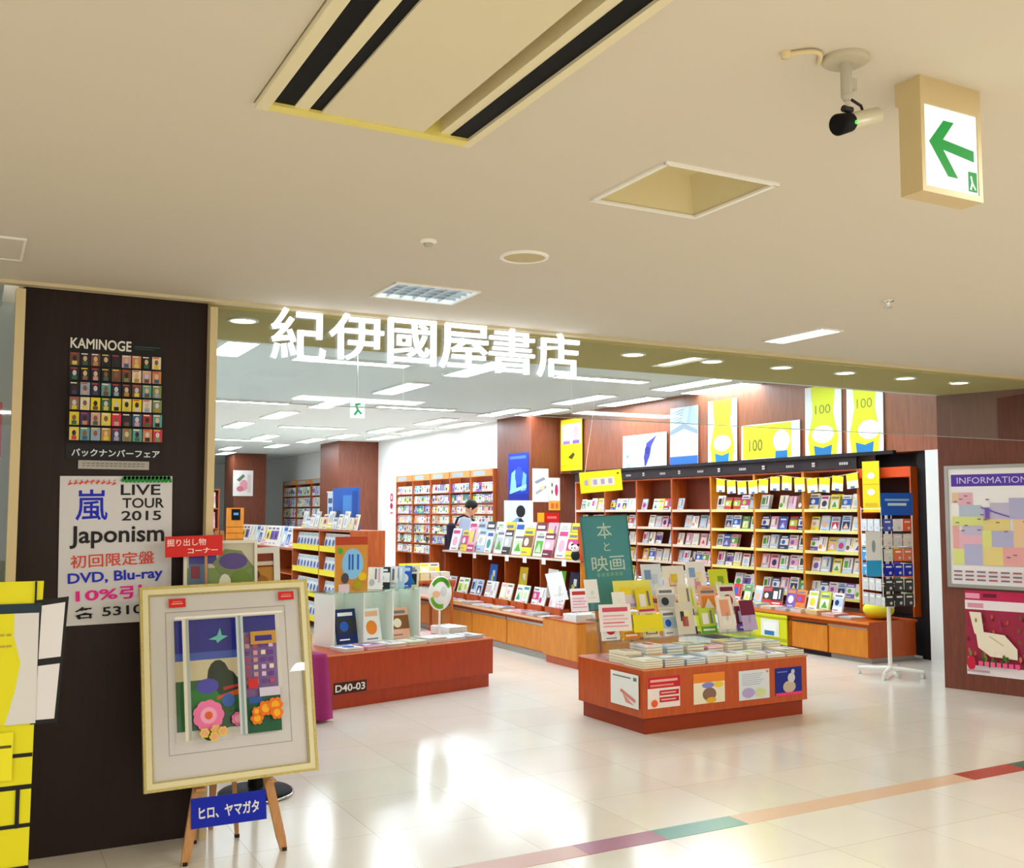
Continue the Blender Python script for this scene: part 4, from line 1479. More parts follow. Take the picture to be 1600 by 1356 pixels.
# flat piles
MAGS = [(.172, .235, .012), (.165, .225, .015), (.152, .205, .018)]
def pile(where, loc, n, d, size, rz, group, cat='book', name='stacked_book'):
    z = loc[2]
    for i in range(n):
        pos = 'topmost' if i == n - 1 else ('bottom' if i == 0 else f'{ORD[i]} from bottom')
        book(name, f'{d[0]} and {d[1]} book, {pos}, pile {where}', (loc[0], loc[1], z), rz, d, size, group, cat, flat=True, spin=R(rnd.uniform(-1.6, 1.6)), parts=(i == n - 1))
        z += size[2] + .0028
    return z
FRONT = ['white', 'white', 'cream', 'grey', 'white', 'pink', 'pale blue', 'cream']
for r, yy in enumerate((5.99, 6.235)):
    for c in range(8):
        d = (rnd.choice(FRONT), rnd.choice(VIV), rnd.choice(VIV + LIGHT), rnd.randrange(5))
        n = rnd.choice([2, 3, 3, 4]) if r == 0 else rnd.choice([4, 5, 6])
        pile(f'{ORD[c]} from left, {"front" if r == 0 else "second"} row, centre island', (4.31 + c * .193, yy + .005 * c * .6, IZ + .0005), n, d, MAGS[0] if r == 0 else MAGS[2], 0, 'book piles on the centre island')
# stepped riser behind
t = thing('display_riser', 'clear stepped acrylic riser at back of the centre island', 'display riser', (4.25, 6.505, IZ), R(1.2))
for (ya, yb, h) in ((0, .13, .13), (.133, .28, .27)):
    s = MB()
    s.box(.01, 1.48, ya, yb, h - .006, h, M_ACRYL)
    s.box(.01, 1.48, ya, ya + .004, 0, h - .006, M_ACRYL)
    s.box(.01, .014, ya + .004, yb, 0, h - .006, M_ACRYL)
    s.box(1.476, 1.48, ya + .004, yb, 0, h - .006, M_ACRYL)
    s.build('step', t)
def on_riser(i, x, step, d, size, label):
    z = IZ + (.1305 if step == 0 else .2705)
    y = 6.505 + (.035 if step == 0 else .19) + (x - 4.25) * .02
    book('display_book', label, (x, y, z), R(rnd.uniform(-8, 8)), d, size, 'books standing on the clear riser', tilt=R(14), parts=True)
for i in range(8):
    d = [('white', 'pink', 'red', 0), ('yellow', 'orange', 'white', 1), ('cream', 'brown', 'white', 3), ('white', 'pale blue', 'blue', 2), ('charcoal', 'white', 'grey', 2), ('lime', 'green', 'white', 1), ('white', 'purple', 'peach', 4), ('maroon', 'purple', 'pale blue', 1)][i]
    on_riser(i, 4.33 + i * .19, 0, d, (.15, .2, .016), f'{d[0]} and {d[1]} book on lower riser step of centre island, {ORD[i]} from left')
for i in range(2, 7):
    d = [('pale blue', 'white', 'blue', 0), ('white', 'orange', 'yellow', 3), ('yellow', 'magenta', 'white', 1), ('white', 'grey', 'charcoal', 2), ('cream', 'lime', 'white', 4), ('peach', 'orange', 'white', 3), ('white', 'maroon', 'red', 0)][i]
    on_riser(i, 4.36 + i * .21, 1, d, (.165, .225, .016), f'{d[0]} and {d[1]} book on upper riser step of centre island, {ORD[i - 2]} from left')
pop('price_card', 'white card with red and pink lines at left front of island display', 'sign card', (4.32, 6.464, IZ + .0005), .27, .2, '#f6eef0', d_lines(['#f0a0b0', '#e86a80', '#f4c0c8'], '#d8506a'), stem=.21, rz=R(-4))
pop('price_card', 'yellow card with pink and purple patches high on island display', 'sign card', (4.69, 6.76, IZ + .2708), .35, .22, '#f0e868', d_blocks(['#e85a70', '#f8e03a', '#b8a8e8', '#e8d8f0']), stem=.07, tilt=R(12))
pop('price_card', 'plain bright yellow card low in middle of island display', 'sign card', (4.62, 6.464, IZ + .0005), .27, .13, '#f2e21c', d_plain, stem=.19, tilt=R(10))
pop('price_card', 'dark-edged pale card beside the yellow card on island display', 'sign card', (4.98, 6.464, IZ + .0005), .17, .25, '#d8d4c4', d_blocks(['#33343a', '#e8e4a0', '#b84a3a']), stem=.15, tilt=R(12))
pop('price_card', 'peach card with white margin standing right of island display', 'sign card', (5.39, 6.464, IZ + .0005), .17, .26, '#f4ece0', lambda b, w, h: (b.rect(-w * .3, h * .4, w * .3, h * .9, mat('#f0a884', .5)), b.rect(-w * .3, h * .12, w * .3, h * .3, mat('#f8f4f0', .5))), stem=.17, rz=R(6), tilt=R(14))
pop('price_card', 'maroon and lilac card at right end of island display', 'sign card', (5.62, 6.464, IZ + .0005), .16, .24, '#c8b4e0', lambda b, w, h: b.rect(-w / 2, h * .5, w / 2, h, mat('#7a2844', .5)), stem=.15, rz=R(6), tilt=R(14))
pop('price_card', 'tall plain white card left of the green chalkboard sign', 'sign card', (4.30, 6.75, IZ + .2708), .12, .18, '#fafafa', d_plain, stem=.13, tilt=R(14))
pop('price_card', 'small plain white card in front of green chalkboard sign', 'sign card', (4.50, 6.68, IZ + .2708), .12, .12, '#fafafa', d_plain, stem=.09, tilt=R(14))
for i, (x, wd, hh, base, cols, lab) in enumerate([(4.92, .2, .26, '#dfe8f2', ['#7a9ad0', '#f0f0f4', '#c8d4e8'], 'pale blue printed card at back of the island display'), (5.14, .22, .24, '#f2eee6', ['#f08a5a', '#f4d8c8', '#e8c83a'], 'cream card with orange patch at back of the island display'), (5.37, .2, .27, '#f4f2f4', ['#8ab0e0', '#e8a0b8', '#f4e8b8'], 'white card with blue and pink patches at back of the island display'), (5.6, .2, .2, '#d8e23a', ['#8aa81c', '#f4f4c8'], 'lime card at back right of the island display')]):
    pop('price_card', lab, 'sign card', (x + .03, 6.85, IZ + .0005), wd, hh, base, d_blocks(cols), stem=.42, tilt=R(12))
# chalkboard
t = thing('chalkboard_sign', 'tall green chalkboard sign with white characters behind the island books', 'sign', (4.68, 6.90, .0), R(-2), rx=R(-7), ry=R(-2.5))
b = MB().box(-.215, .215, 0, .012, .78, 1.53, mat('#50969c', .6))
CK = mat('#c8dcd2', .7)
b.text('本', -.01, 1.41, CK, h=.13, w=.14, bold=.004)
b.text('と', 0, 1.28, CK, h=.07, w=.06)
b.text('映画', -.005, 1.145, CK, h=.125, w=.31, bold=.004)
for k in range(6):
    b.rect(-.12 + k * .042, .04 + 1.0, -.09 + k * .042, 1.07, mat('#7ab0a2', .7))
b.build('board', t)
f = MB()
for q in [(-.222, -.214, .775, 1.535), (.214, .222, .775, 1.535)]:
    f.box(q[0], q[1], -.004, .016, q[2], q[3], mat('#37746a', .5))
f.box(-.214, .214, -.004, .016, 1.527, 1.535, mat('#37746a', .5))
f.box(-.214, .214, -.004, .016, .775, .783, mat('#37746a', .5))
f.build('frame', t)
for x in (-.15, .15):
    MB().box(x - .012, x + .012, .012, .03, .01, .9, M_EASEL).build('leg', t)

# ================================================================== LEFT ISLAND
DR = math.atan2(.44, 1.69)
DM = Matrix.Translation((2.53, 7.84, 0)) @ Matrix.Rotation(DR, 4, 'Z')
def D(u, v, z=0):
    return tuple(DM @ Vector((u, v, z)))
island('display_island', 'low red-brown display island numbered on its front, left of the entrance', 'display table', D(-.08, 0), DR, 1.82, .8, .43, wood('red_cherry_veneer', '#a5330a', '#b83f0e', scale=(10, 10, 1.5), rough=.35))
b = MB().box(-.155, .155, 0, .002, -.045, .045, mat('#3c1a12', .5))
b.text('D40-03', 0, 0, mat('#f0ece4', .5), h=.058, w=.28, bold=.02)
tag(b.build('number_plate', loc=D(.22, -.0025, .165), rot=(0, 0, DR)), 'small dark plate with pale number on front of left island', 'sign')
DZ = .4305
t = thing('cube_shelf', 'white three-compartment cube shelf with green glass top on left island', 'shelf', D(.72, .33, DZ), DR)
for x in (-.45, -.155, .145, .436):
    MB().box(x, x + .014, 0, .3, 0, .44, M_PLASTIC).build('side_panel' if abs(x) > .4 else 'divider', t)
MB().box(-.436, .436, .29, .3, .014, .44, M_PLASTIC).build('back_panel', t)
MB().box(-.436, .436, 0, .3, 0, .014, M_PLASTIC).build('bottom_panel', t)
MB().box(-.5, .48, -.02, .32, .441, .451, glass('green_glass', (.8, .95, .86), 1.0)).build('glass_top', t, label='green-tinted glass top')
for i, (x, d, sz) in enumerate([(-.27, ('navy', 'charcoal', 'blue', 2), (.2, .29, .02)), (-.02, ('white', 'peach', 'orange', 0), (.19, .28, .015)), (.28, ('peach', 'brown', 'cream', 2), (.2, .27, .02))]):
    book('shelf_book', f'{d[0]} and {d[1]} picture book in {["left", "middle", "right"][i]} compartment of the white cube shelf', D(.72 + x, .33 + .05, DZ + .0145), DR, d, sz, 'picture books in the cube shelf', tilt=R(12), parts=True)
GZ = DZ + .4515
t = thing('picture_sign', 'orange and blue illustrated sign standing on glass top of cube shelf', 'sign', D(.5, .42, GZ), DR - R(8))
b = MB().box(-.15, .15, 0, .014, 0, .46, mat('#d89038', .45))
b.rect(-.15, .39, .15, .46, mat('#b8401c', .5))
b.ell(.01, .23, .1, .13, mat('#8ac4e8', .5), 20)
for x in (-.03, .0, .05):
    b.rect(x, .18, x + .018, .31, mat('#2a62c0', .5))
b.ell(-.105, .34, .025, .028, mat('#4ab02c', .5), 12)
b.ell(-.06, .11, .035, .045, mat('#4a4450', .5), 14)
b.ell(.1, .12, .04, .035, mat('#f0c818', .5), 14)
b.rect(-.12, .0, -.02, .06, mat('#e8c8d0', .5))
b.ell(.06, .05, .05, .04, mat('#b8a020', .5), 14)
b.build('panel', t)
MB().prism([(-.1, 0), (.1, 0), (0, .25)], .014, .02, M_PLASTIC).build('rear_strut', t)
for i in range(6):
    d = [('white', 'pink', 'grey', 4), ('charcoal', 'white', 'grey', 2), ('white', 'grey', 'blue', 1), ('pale blue', 'white', 'blue', 4), ('blue', 'pale blue', 'white', 0), ('cream', 'charcoal', 'teal', 3)][i]
    book('upright_book', f'{d[0]} and {d[1]} book standing on the glass top, {ORD[i]} from left', D(.74 + i * .078, .42, GZ + .0008), DR - R(50), d, (.13, .19, .016), 'books standing on the glass shelf top', tilt=R(8), parts=True)
for i in range(7):
    d = [('white', 'purple', 'blue', 0), ('pink', 'purple', 'white', 2), ('white', 'pink', 'grey', 4), ('cream', 'pale green', 'white', 1), ('white', 'charcoal', 'grey', 0), ('white', 'pale blue', 'grey', 2), ('grey', 'white', 'charcoal', 4)][i]
    pile(f'{ORD[i]} from left, left island front edge', D(.3 + i * .215, .06, DZ + .0005), rnd.choice([1, 2, 2, 3]), d, (.18, .235, .012), DR + R(rnd.uniform(-3, 3)), 'flat books on the left island')
pile('behind the left island front row', D(1.63, .36, DZ + .0005), 5, ('white', 'grey', 'pale blue', 2), (.21, .28, .012), DR, 'flat books on the left island')
# round white fan-like display
t = thing('round_display', 'round white display disc with green leaf arcs on the left island', 'display disc', D(1.44, .40, DZ), DR + R(8))
f = MB()
mx = Matrix.Translation((0, 0, .385)) @ Matrix.Rotation(R(90), 4, 'X')
f.lathe([(.001, .0), (.15, .0), (.155, .006), (.15, .012), (.001, .012)], M_PLASTIC, 32, mx=mx)
f.y0 = -.0135
for a0, a1, c, r in ((.5, 2.4, '#6aba3a', .125), (3.5, 4.9, '#8ac83a', .12)):
    pts = [(r * math.cos(a0 + (a1 - a0) * k / 10), .385 + r * math.sin(a0 + (a1 - a0) * k / 10)) for k in range(11)]
    f.stroke(pts, .04, mat(c, .5))
f.ell(-.06, .38, .05, .03, mat('#e8b08a', .5), 12)
f.ell(.04, .40, .04, .05, mat('#d8dcd8', .5), 12)
f.build('disc', t)
MB().tube([(0, 0, 0), (0, 0, .23)], .01, M_PLASTIC, 10).build('stem', t)
MB().lathe([(.07, 0), (.07, .008), (.001, .012)], M_PLASTIC, 20).build('base', t)
# draped table left of the island
t = thing('draped_table', 'small table draped in a magenta cloth left of the red island', 'table', (2.04, 7.37, 0), R(14))
b = MB()
n = 12
hem, topr = [], []
def per(i, N, x0, x1, y0, y1):
    P = 2 * (x1 - x0 + y1 - y0)
    s = P * i / N
    for (a, c, L) in (((x0, y0), (1, 0), x1 - x0), ((x1, y0), (0, 1), y1 - y0), ((x1, y1), (-1, 0), x1 - x0), ((x0, y1), (0, -1), y1 - y0)):
        if s <= L:
            return a[0] + c[0] * s, a[1] + c[1] * s, (c[1], -c[0])
        s -= L
    return x0, y0, (0, -1)
N = 96
vs, fs = [], []
for ring, z in enumerate((.5, .47, .25, .02)):
    for i in range(N):
        x, y, nn = per(i, N, -.38, .38, 0, .7)
        a = (0, .004, .022, .035)[ring] * (1 + math.sin(i * 1.05) * .8)
        vs.append((x + nn[0] * a, y + nn[1] * a, z))
for ring in range(3):
    for i in range(N):
        fs.append((ring * N + i, (ring + 1) * N + i, (ring + 1) * N + (i + 1) % N, ring * N + (i + 1) % N))
fs.append(tuple(range(N)))
b.add(vs, fs, mat('#9c2a6e', .75), smooth=True)
b.build('cloth', t)
MB().box(-.36, .36, .02, .68, .455, .495, M_EASEL).build('table_top', t)
for x in (-.33, .3):
    for y in (.05, .62):
        MB().box(x, x + .03, y, y + .03, 0, .455, M_EASEL).build('leg', t)
TM = Matrix.Translation((2.04, 7.37, 0)) @ Matrix.Rotation(R(14), 4, 'Z')
def T(u, v, z=.5008):
    return tuple(TM @ Vector((u, v, z)))
t = thing('wooden_tray', 'pale wooden book tray on the magenta-draped table', 'tray', T(.13, .25), R(14))
MW2 = mat('#e2c894', .5)
MB().box(-.2, .2, -.1, .1, 0, .01, MW2).build('bottom_panel', t)
for q in [(-.2, .2, -.11, -.1, 0, .1), (-.2, .2, .1, .11, 0, .14), (-.21, -.2, -.11, .11, 0, .14), (.2, .21, -.11, .11, 0, .14)]:
    MB().box(*q, MW2).build('side_panel', t)
for i in range(8):
    d = [('white', 'pale blue', 'blue', 0), ('white', 'pink', 'red', 1), ('cream', 'teal', 'green', 2), ('pale blue', 'white', 'navy', 4)][i % 4]
    book('tray_book', f'{d[0]} and {d[1]} book in the pale wooden tray, {ORD[i]} from front', T(.13 + .01 * i - .05, .16 + i * .022, .5115), R(14), d, (.13, .19, .014), 'books in the wooden tray', tilt=R(4))
pop('lime_sign', 'lime green card standing above the wooden tray books', 'sign card', T(.17, .42), .17, .12, '#c6dc1e', lambda b, w, h: b.rect(-w * .35, h * .45, w * .35, h * .55, mat('#7a9a14', .5)), stem=.15, rz=R(14))
pile('front left corner of the magenta-draped table', T(-.2, .06), 3, ('white', 'yellow', 'pale blue', 0), (.18, .24, .014), R(14), 'flat books on the draped table')
pile('front right corner of the magenta-draped table', T(.05, .02), 1, ('white', 'grey', 'pale blue', 4), (.2, .1, .012), R(14), 'flat books on the draped table')

# ================================================================== MAGAZINE GONDOLA IN THE MIDDLE
for k in range(4):
    yc = 9.42 + .45 + .9 * k
    t = thing('gondola_cabinet', f'low cabinet with yellow-orange door under magazine rack, {ORD[k]} from the near end', 'cabinet', (5.42, yc, 0), RW, 'low cabinets of the middle magazine gondola')
    MB().box(-.449, .449, .02, 1.0, .07, .40, M_CHERRY).build('body', t)
    MB().box(-.449, .449, .04, .98, 0, .07, mat('#a8a49c', .35)).build('plinth', t)
    d = MB().box(-.44, .44, 0, .019, .085, .345, M_ORANGE).build('door', t)
    MB().box(-.44, .44, -.012, -.001, .35, .375, M_ALU).build('handle', d)
t = thing('gondola_worktop', 'cherry worktop over the low cabinets of the middle gondola', 'worktop', (5.42, 11.22, .401), RW)
MB().box(-1.8, 1.8, -.01, 1.0, 0, .03, M_CHERRY).build('top', t)
MB().box(-1.8, 1.8, -.014, -.0105, .006, .03, mat('#e8b890', .4)).build('front_edge', t)
GT = .4315
t = thing('magazine_rack', 'cherry rack over middle gondola with upper shelf of magazines', 'shelf', (5.86, 11.22, GT), RW)
for i, x in enumerate((-1.78, -.9, 0, .88, 1.76)):
    MB().box(x, x + .022, 0, .5, 0, .575, M_SHELF if i < 4 else M_ORANGE).build('divider', t)
MB().box(-1.78, 1.782, .5, .515, 0, .9, M_BACK).build('back_panel', t)
MB().box(-1.8, 1.8, -.02, .5, .576, .598, M_SHELF).build('upper_shelf', t)
MB().box(-1.8, 1.8, -.026, -.0205, .576, .6, mat('#e4d8c4', .4)).build('shelf_edge_strip', t)
UZ = GT + .5988
PALM = [('yellow', 'magenta', 'white', 2), ('white', 'magenta', 'pink', 0), ('maroon', 'pink', 'white', 2), ('white', 'green', 'pale green', 3), ('yellow', 'brown', 'white', 2), ('white', 'pale green', 'green', 3), ('charcoal', 'grey', 'white', 2), ('white', 'grey', 'green', 3), ('white', 'blue', 'teal', 0), ('pale blue', 'white', 'grey', 2), ('pink', 'magenta', 'yellow', 1)]
for i in range(13):
    d = PALM[i % len(PALM)]
    y = 9.75 + i * .255
    hh = (.3, .33, .28)[i % 3]
    book('rack_magazine', f'{d[0]} and {d[1]} magazine on upper shelf of middle gondola, {ORD[i]} from near end', (5.90 + .02 * (i % 2), y, UZ + .0005), RW + R(rnd.uniform(-6, 6)), d, (.225, hh, .012), 'magazines on the upper shelf of the middle gondola', 'magazine', tilt=R(14))
for i in range(12):
    d = PALM[(i * 3 + 1) % len(PALM)]
    y = 9.75 + i * .27
    book('rack_magazine', f'{d[0]} and {d[1]} magazine in rear row of upper shelf, {ORD[i]} from near end', (6.1, y, UZ + .0005), RW, d, (.24, .40, .012), 'magazines on the upper shelf of the middle gondola', 'magazine', tilt=R(12))
for i in range(7):
    y = 9.75 + i * .45
    b = card(.09, .075, .002, mat('#fbfbfb', .5))
    b.rect(-.03, .03, .03, .036, mat('#c8c8c8', .5))
    tag(b.build('shelf_tag', loc=(5.83, y, UZ - .075), rot=(0, 0, RW)), f'small white price tag on upper shelf edge of middle gondola, {ORD[i]} from near end', 'price tag', 'price tags on the middle gondola')
# slanted displays on the worktop
for i in range(8):
    y = 9.72 + i * .40
    t = thing('slanted_stand', f'cherry slanted book stand on middle gondola worktop, {ORD[i]} from near end', 'book stand', (5.68, y, GT), RW, 'slanted stands on the middle gondola')
    MB().prism([(-.16, 0), (.16, 0), (.16, .07), (-.16, .07)], 0, .1, M_CHERRY).build('base', t)
    MB().box(-.16, .16, -.018, .0, 0, .085, M_CHERRY).build('front_lip', t)
    d = [('white', 'pale blue', 'pink', 4), ('white', 'magenta', 'grey', 2), ('white', 'pale green', 'teal', 3), ('cream', 'pink', 'white', 0), ('white', 'grey', 'pink', 2), ('pale blue', 'white', 'navy', 1), ('white', 'lime', 'green', 3), ('grey', 'white', 'red', 0)][i]
    for q in (-1, 1):
        dd = d if q < 0 else (d[0], d[2], d[1], (d[3] + 2) % 5)
        book('stand_book', f'{dd[0]} and {dd[1]} book on {"left" if q < 0 else "right"} of slanted stand {ORD[i]} from near end, middle gondola', (5.70, y - q * .078, GT + .0715), RW, dd, (.145, .205, .012), 'books on the slanted stands of the middle gondola', tilt=R(16))
for i in range(12):
    d = rnd.choice(DESIGNS)
    pile(f'{ORD[i]} from near end along middle gondola worktop front', (5.434, 9.55 + i * .27, GT + .0005), rnd.choice([1, 1, 2]), d, (.17, .215, .012), RW, 'flat books on the middle gondola worktop')
for i, (y, c, nm) in enumerate([(10.02, '#5ab830', 'bright green'), (9.73, '#1c2a4c', 'dark navy'), (11.7, '#2a70d0', 'bright blue'), (10.9, '#e0b828', 'golden yellow')]):
    pop('shelf_card', f'{nm} card standing inside the lower bay of middle gondola', 'sign card', (5.93, y, GT), .2, .26, c, d_blocks(['#f0f0e8', '#c8d850']), stem=.2, rz=RW)
# orange board and plush toy at the near end of the upper shelf
t = thing('orange_board', 'orange panel standing at near end of the magazine rack', 'display board', (5.97, 9.44, UZ), R(-70))
MB().box(-.16, .16, 0, .014, 0, .36, mat('#c8521c', .45)).build('panel', t)
MB().box(-.1, .1, .014, .1, 0, .006, mat('#c8521c', .45)).build('foot', t)
t = thing('plush_toy', 'small black and white plush toy in front of the orange panel', 'toy', (5.80, 9.3 + .14, UZ), R(-60))
b = MB().sphere((0, -.02, .055), .05, .045, .055, mat('#1c2a2c', .9), 12)
b.build('body', t)
h_ = MB().sphere((0, -.025, .13), .045, .042, .042, mat('#eeeeea', .9), 12).build('head', t)
for s in (-1, 1):
    MB().sphere((s * .034, -.02, .168), .016, .012, .016, mat('#17181a', .9), 8).build('ear', h_)
    MB().sphere((s * .018, -.063, .138), .008, .005, .008, mat('#17181a', .9), 8).build('eye', h_)

t = thing('end_block', 'orange-brown display block at the near end of the middle gondola', 'display table', (5.36, 8.72, 0))
b = MB()
b.bbox(0, 1.25, 0, .68, .08, .45, M_ORANGE, .008)
b.build('body', t)
MB().box(.03, 1.22, .03, .66, 0, .08, M_CHERRY).build('plinth', t)
MB().box(-.004, 1.254, -.004, .684, .4505, .456, M_CHERRY).build('top', t)
for i in range(5):
    d = [('white', 'grey', 'pale blue', 4), ('white', 'pink', 'red', 0), ('pale blue', 'white', 'teal', 2), ('white', 'maroon', 'grey', 1), ('cream', 'orange', 'brown', 3)][i]
    pile(f'{ORD[i]} from left, orange end block', (5.48 + i * .22, 8.78, .4565), rnd.choice([3, 4, 5]), d, (.185, .25, .012), 0, 'book piles on the end block')
pop('price_card', 'plain white leaning card on orange end block, left of chalkboard', 'sign card', (5.46, 9.2, .4565), .2, .3, '#fafafa', d_plain, stem=.18, tilt=R(18), ry=R(-6))
pop('price_card', 'grey-white narrow card at left edge of the orange end block', 'sign card', (5.42, 9.33, .4565), .12, .3, '#d8d4d4', d_plain, stem=.2, tilt=R(5), ry=R(10))
pop('price_card', 'white card with pink lines at back of the orange end block', 'sign card', (5.75, 9.28, .4565), .22, .24, '#f8f0f0', d_lines(['#e8b0b8']), stem=.05)

# worktop under the right wall bookcases: flat piles and upright books
for i in range(26):
    y = 8.06 + i * .245
    if y > 14.2:
        break
    d = rnd.choice(DESIGNS)
    pile(f'{ORD[i] if i < 16 else ORD[i - 16] + " past sixteenth"} from right, right wall worktop', (8.29, y, WT + .0005), rnd.choice([1, 2, 2, 3]), d, (.18, .22, .013), RW, 'flat books on the right wall worktop')
for i in range(30):
    y = 8.52 + i * .19
    if y > 14.2:
        break
    d = rnd.choice(VDES + DESIGNS)
    if i < 7:
        d = [('white', 'pale blue', 'navy', 2), ('lime', 'white', 'green', 3), ('white', 'lime', 'yellow', 0), ('orange', 'red', 'purple', 2), ('purple', 'orange', 'white', 0), ('charcoal', 'red', 'white', 1), ('red', 'charcoal', 'white', 2)][i]
    if 10 < i < 14:
        d = [('pink', 'white', 'red', 0), ('blue', 'navy', 'white', 2), ('red', 'white', 'yellow', 3)][i - 11]
    book('worktop_book', f'{d[0]} and {d[1]} book standing on right wall worktop, {ORD[i] if i < 16 else ORD[i - 16] + " beyond sixteenth"} from right', (8.64 + rnd.uniform(-.03, .02), y, WT + .0008), RW + R(rnd.uniform(-10, 10)), d, (.16, .22, .02), 'books standing on the right wall worktop', tilt=R(15))
t = thing('yellow_bag', 'crumpled yellow and white display bag at right end of worktop', 'bag', (8.56, 7.84, WT))
b = MB()
b.sphere((0, 0, .1), .17, .15, .1, mat('#eadf2a', .5), 12)
b.build('body', t)
MB().sphere((0.03, -.03, .15), .13, .12, .08, mat('#f2f0dc', .5), 10).build('white_top', t, label='white upper part')

# table with yellow books between the gondolas
t = thing('small_table', 'small brown table of yellow books behind the round disc', 'table', (4.98, 11.7, 0))
MB().box(-.28, .28, -.35, .35, .70, .73, M_SHELF).build('table_top', t)
for sx in (-.26, .23):
    for sy in (-.33, .3):
        MB().box(sx, sx + .03, sy, sy + .03, 0, .70, M_SHELF).build('leg', t)
for i in range(4):
    d = [('yellow', 'orange', 'white', 1), ('yellow', 'white', 'orange', 3), ('cream', 'yellow', 'white', 0), ('white', 'yellow', 'pink', 2)][i]
    pile(f'{ORD[i]} from left, small table behind disc', (4.79 + i * .135, 11.5, .7305), 5, d, (.125, .18, .016), 0, 'yellow books on the small table')
    book('upright_book', f'{d[0]} and {d[1]} book upright at back of small table, {ORD[i]} from left', (4.79 + i * .135, 11.8, .7305), 0, d, (.13, .19, .016), 'yellow books on the small table', tilt=R(14))

# ================================================================== LEFT GONDOLA WITH IDENTICAL PAPERBACKS
GA = ('white', 'pale blue', 'blue', 0)
for k in range(2):
    yc = 12.0 + .625 + 1.25 * k
    t = thing('paperback_gondola', f'{"nearer" if k == 0 else "farther"} cherry gondola unit with yellow-edged shelves of identical pale paperbacks', 'bookcase', (4.15, yc, 0), RW, 'gondola units with pale paperbacks')
    for sx in (-.624, .602):
        MB().box(sx, sx + .022, 0, .45, 0, 1.32, M_SHELF).build('side_panel', t)
    MB().box(-.602, .602, .43, .45, 0, 1.32, M_BACK).build('back_panel', t)
    MB().box(-.602, .602, .0, .43, 1.30, 1.32, M_SHELF).build('top_panel', t)
    for z in (.1, .42, .73, 1.04):
        MB().box(-.602, .602, 0, .43, z, z + .02, M_SHELF).build('shelf', t)
        MB().box(-.602, .602, -.006, -.0005, z - .005, z + .07, mat('#ecd52a', .5)).build('shelf_edge_strip', t)
    for r, z in enumerate((.12, .44, .75, 1.06)):
        for j in range(8):
            book('pale_paperback', f'pale blue and white paperback, {ORD[j]} from left on {ORD[3 - r]} shelf down, {"nearer" if k == 0 else "farther"} paperback gondola', (4.15 + .05, yc - (-.53 + j * .151), z + .001), RW, GA, (.14, .21, .014), 'identical pale paperbacks on the left gondola', tilt=R(10))
for k in range(3):
    yc = 14.51 + .7 + 1.4 * k
    t = thing('counter_shelf', f'waist-high cherry counter shelf beyond paperback gondola, {ORD[k]} from its end', 'shelf', (4.15, yc, 0), RW, 'counter shelves beyond the paperback gondola')
    for sx in (-.699, .677):
        MB().box(sx, sx + .022, 0, .45, 0, 1.0, M_SHELF).build('side_panel', t)
    MB().box(-.677, .677, .43, .45, 0, 1.0, M_BACK).build('back_panel', t)
    MB().box(-.699, .699, 0, .45, 1.0, 1.025, M_SHELF).build('top_panel', t)
    for z in (.3, .65):
        MB().box(-.677, .677, 0, .43, z, z + .02, M_SHELF).build('shelf', t)
    for j in range(6):
        d = [('white', 'purple', 'navy', 2), ('white', 'pale green', 'cream', 4), ('pale blue', 'blue', 'white', 0), ('white', 'blue', 'pale blue', 3), ('cream', 'pink', 'white', 1), ('white', 'yellow', 'navy', 2)][(j + k) % 6]
        book('counter_magazine', f'{d[0]} and {d[1]} magazine on counter shelf {ORD[k]} from its end, {ORD[j]} from left', (4.22, yc + .58 - j * .235, 1.0255), RW, d, (.22, .32, .014), 'magazines on the counter shelves', 'magazine', tilt=R(14))
# displays on top of the left gondola
TZ = 1.3205
t = thing('blue_display_board', 'large bright blue display panel standing on the paperback gondola', 'display board', (4.42, 13.0, TZ), RW)
b = card(1.05, .55, .012, mat('#1a62c8', .4))
b.rect(-.1, .2, .25, .45, mat('#4a90e0', .5))
b.rect(.28, .1, .48, .5, mat('#1450b0', .5))
b.rect(-.48, .05, -.2, .25, mat('#2a4a70', .5))
b.build('panel', t)
MB().box(-.3, .3, .012, .1, 0, .006, M_DARK).build('foot', t)
t = thing('blue_tower', 'slim pale blue display tower on the paperback gondola, left of blue panel', 'display stand', (4.44, 13.7, TZ), RW)
b = card(.24, .5, .1, mat('#d4e2f0', .45))
b.rect(-.09, .35, .09, .42, mat('#4a5a8a', .5))
b.rect(-.06, .0, .08, .3, mat('#2a78d0', .5))
b.build('body', t)
MB().box(-.13, .13, -.01, .11, .5, .515, M_PLASTIC).build('cap', t)
for i in range(12):
    d = [('cream', 'peach', 'brown', 2), ('cream', 'white', 'yellow', 4), ('white', 'grey', 'pale blue', 0), ('white', 'cream', 'pink', 2), ('pale blue', 'white', 'grey', 3), ('white', 'yellow', 'grey', 1)][i % 6]
    book('gondola_book', f'{d[0]} and {d[1]} book on top of paperback gondola, {ORD[i]} from near end', (4.24, 12.12 + i * .2, TZ + .0005), RW + R(rnd.uniform(-8, 8)), d, (.16, (.2, .16, .24)[i % 3], .02), 'books on top of the left gondola', tilt=R(12))
t = thing('red_box', 'small red box with a black top on the counter shelf end', 'box', (4.46, 14.66, 1.0255), RW)
MB().box(-.1, .1, -.0, .15, 0, .3, mat('#d8402c', .5)).build('body', t)
MB().box(-.08, .08, .0, .14, .3, .42, mat('#2a1c20', .5)).build('lid', t)

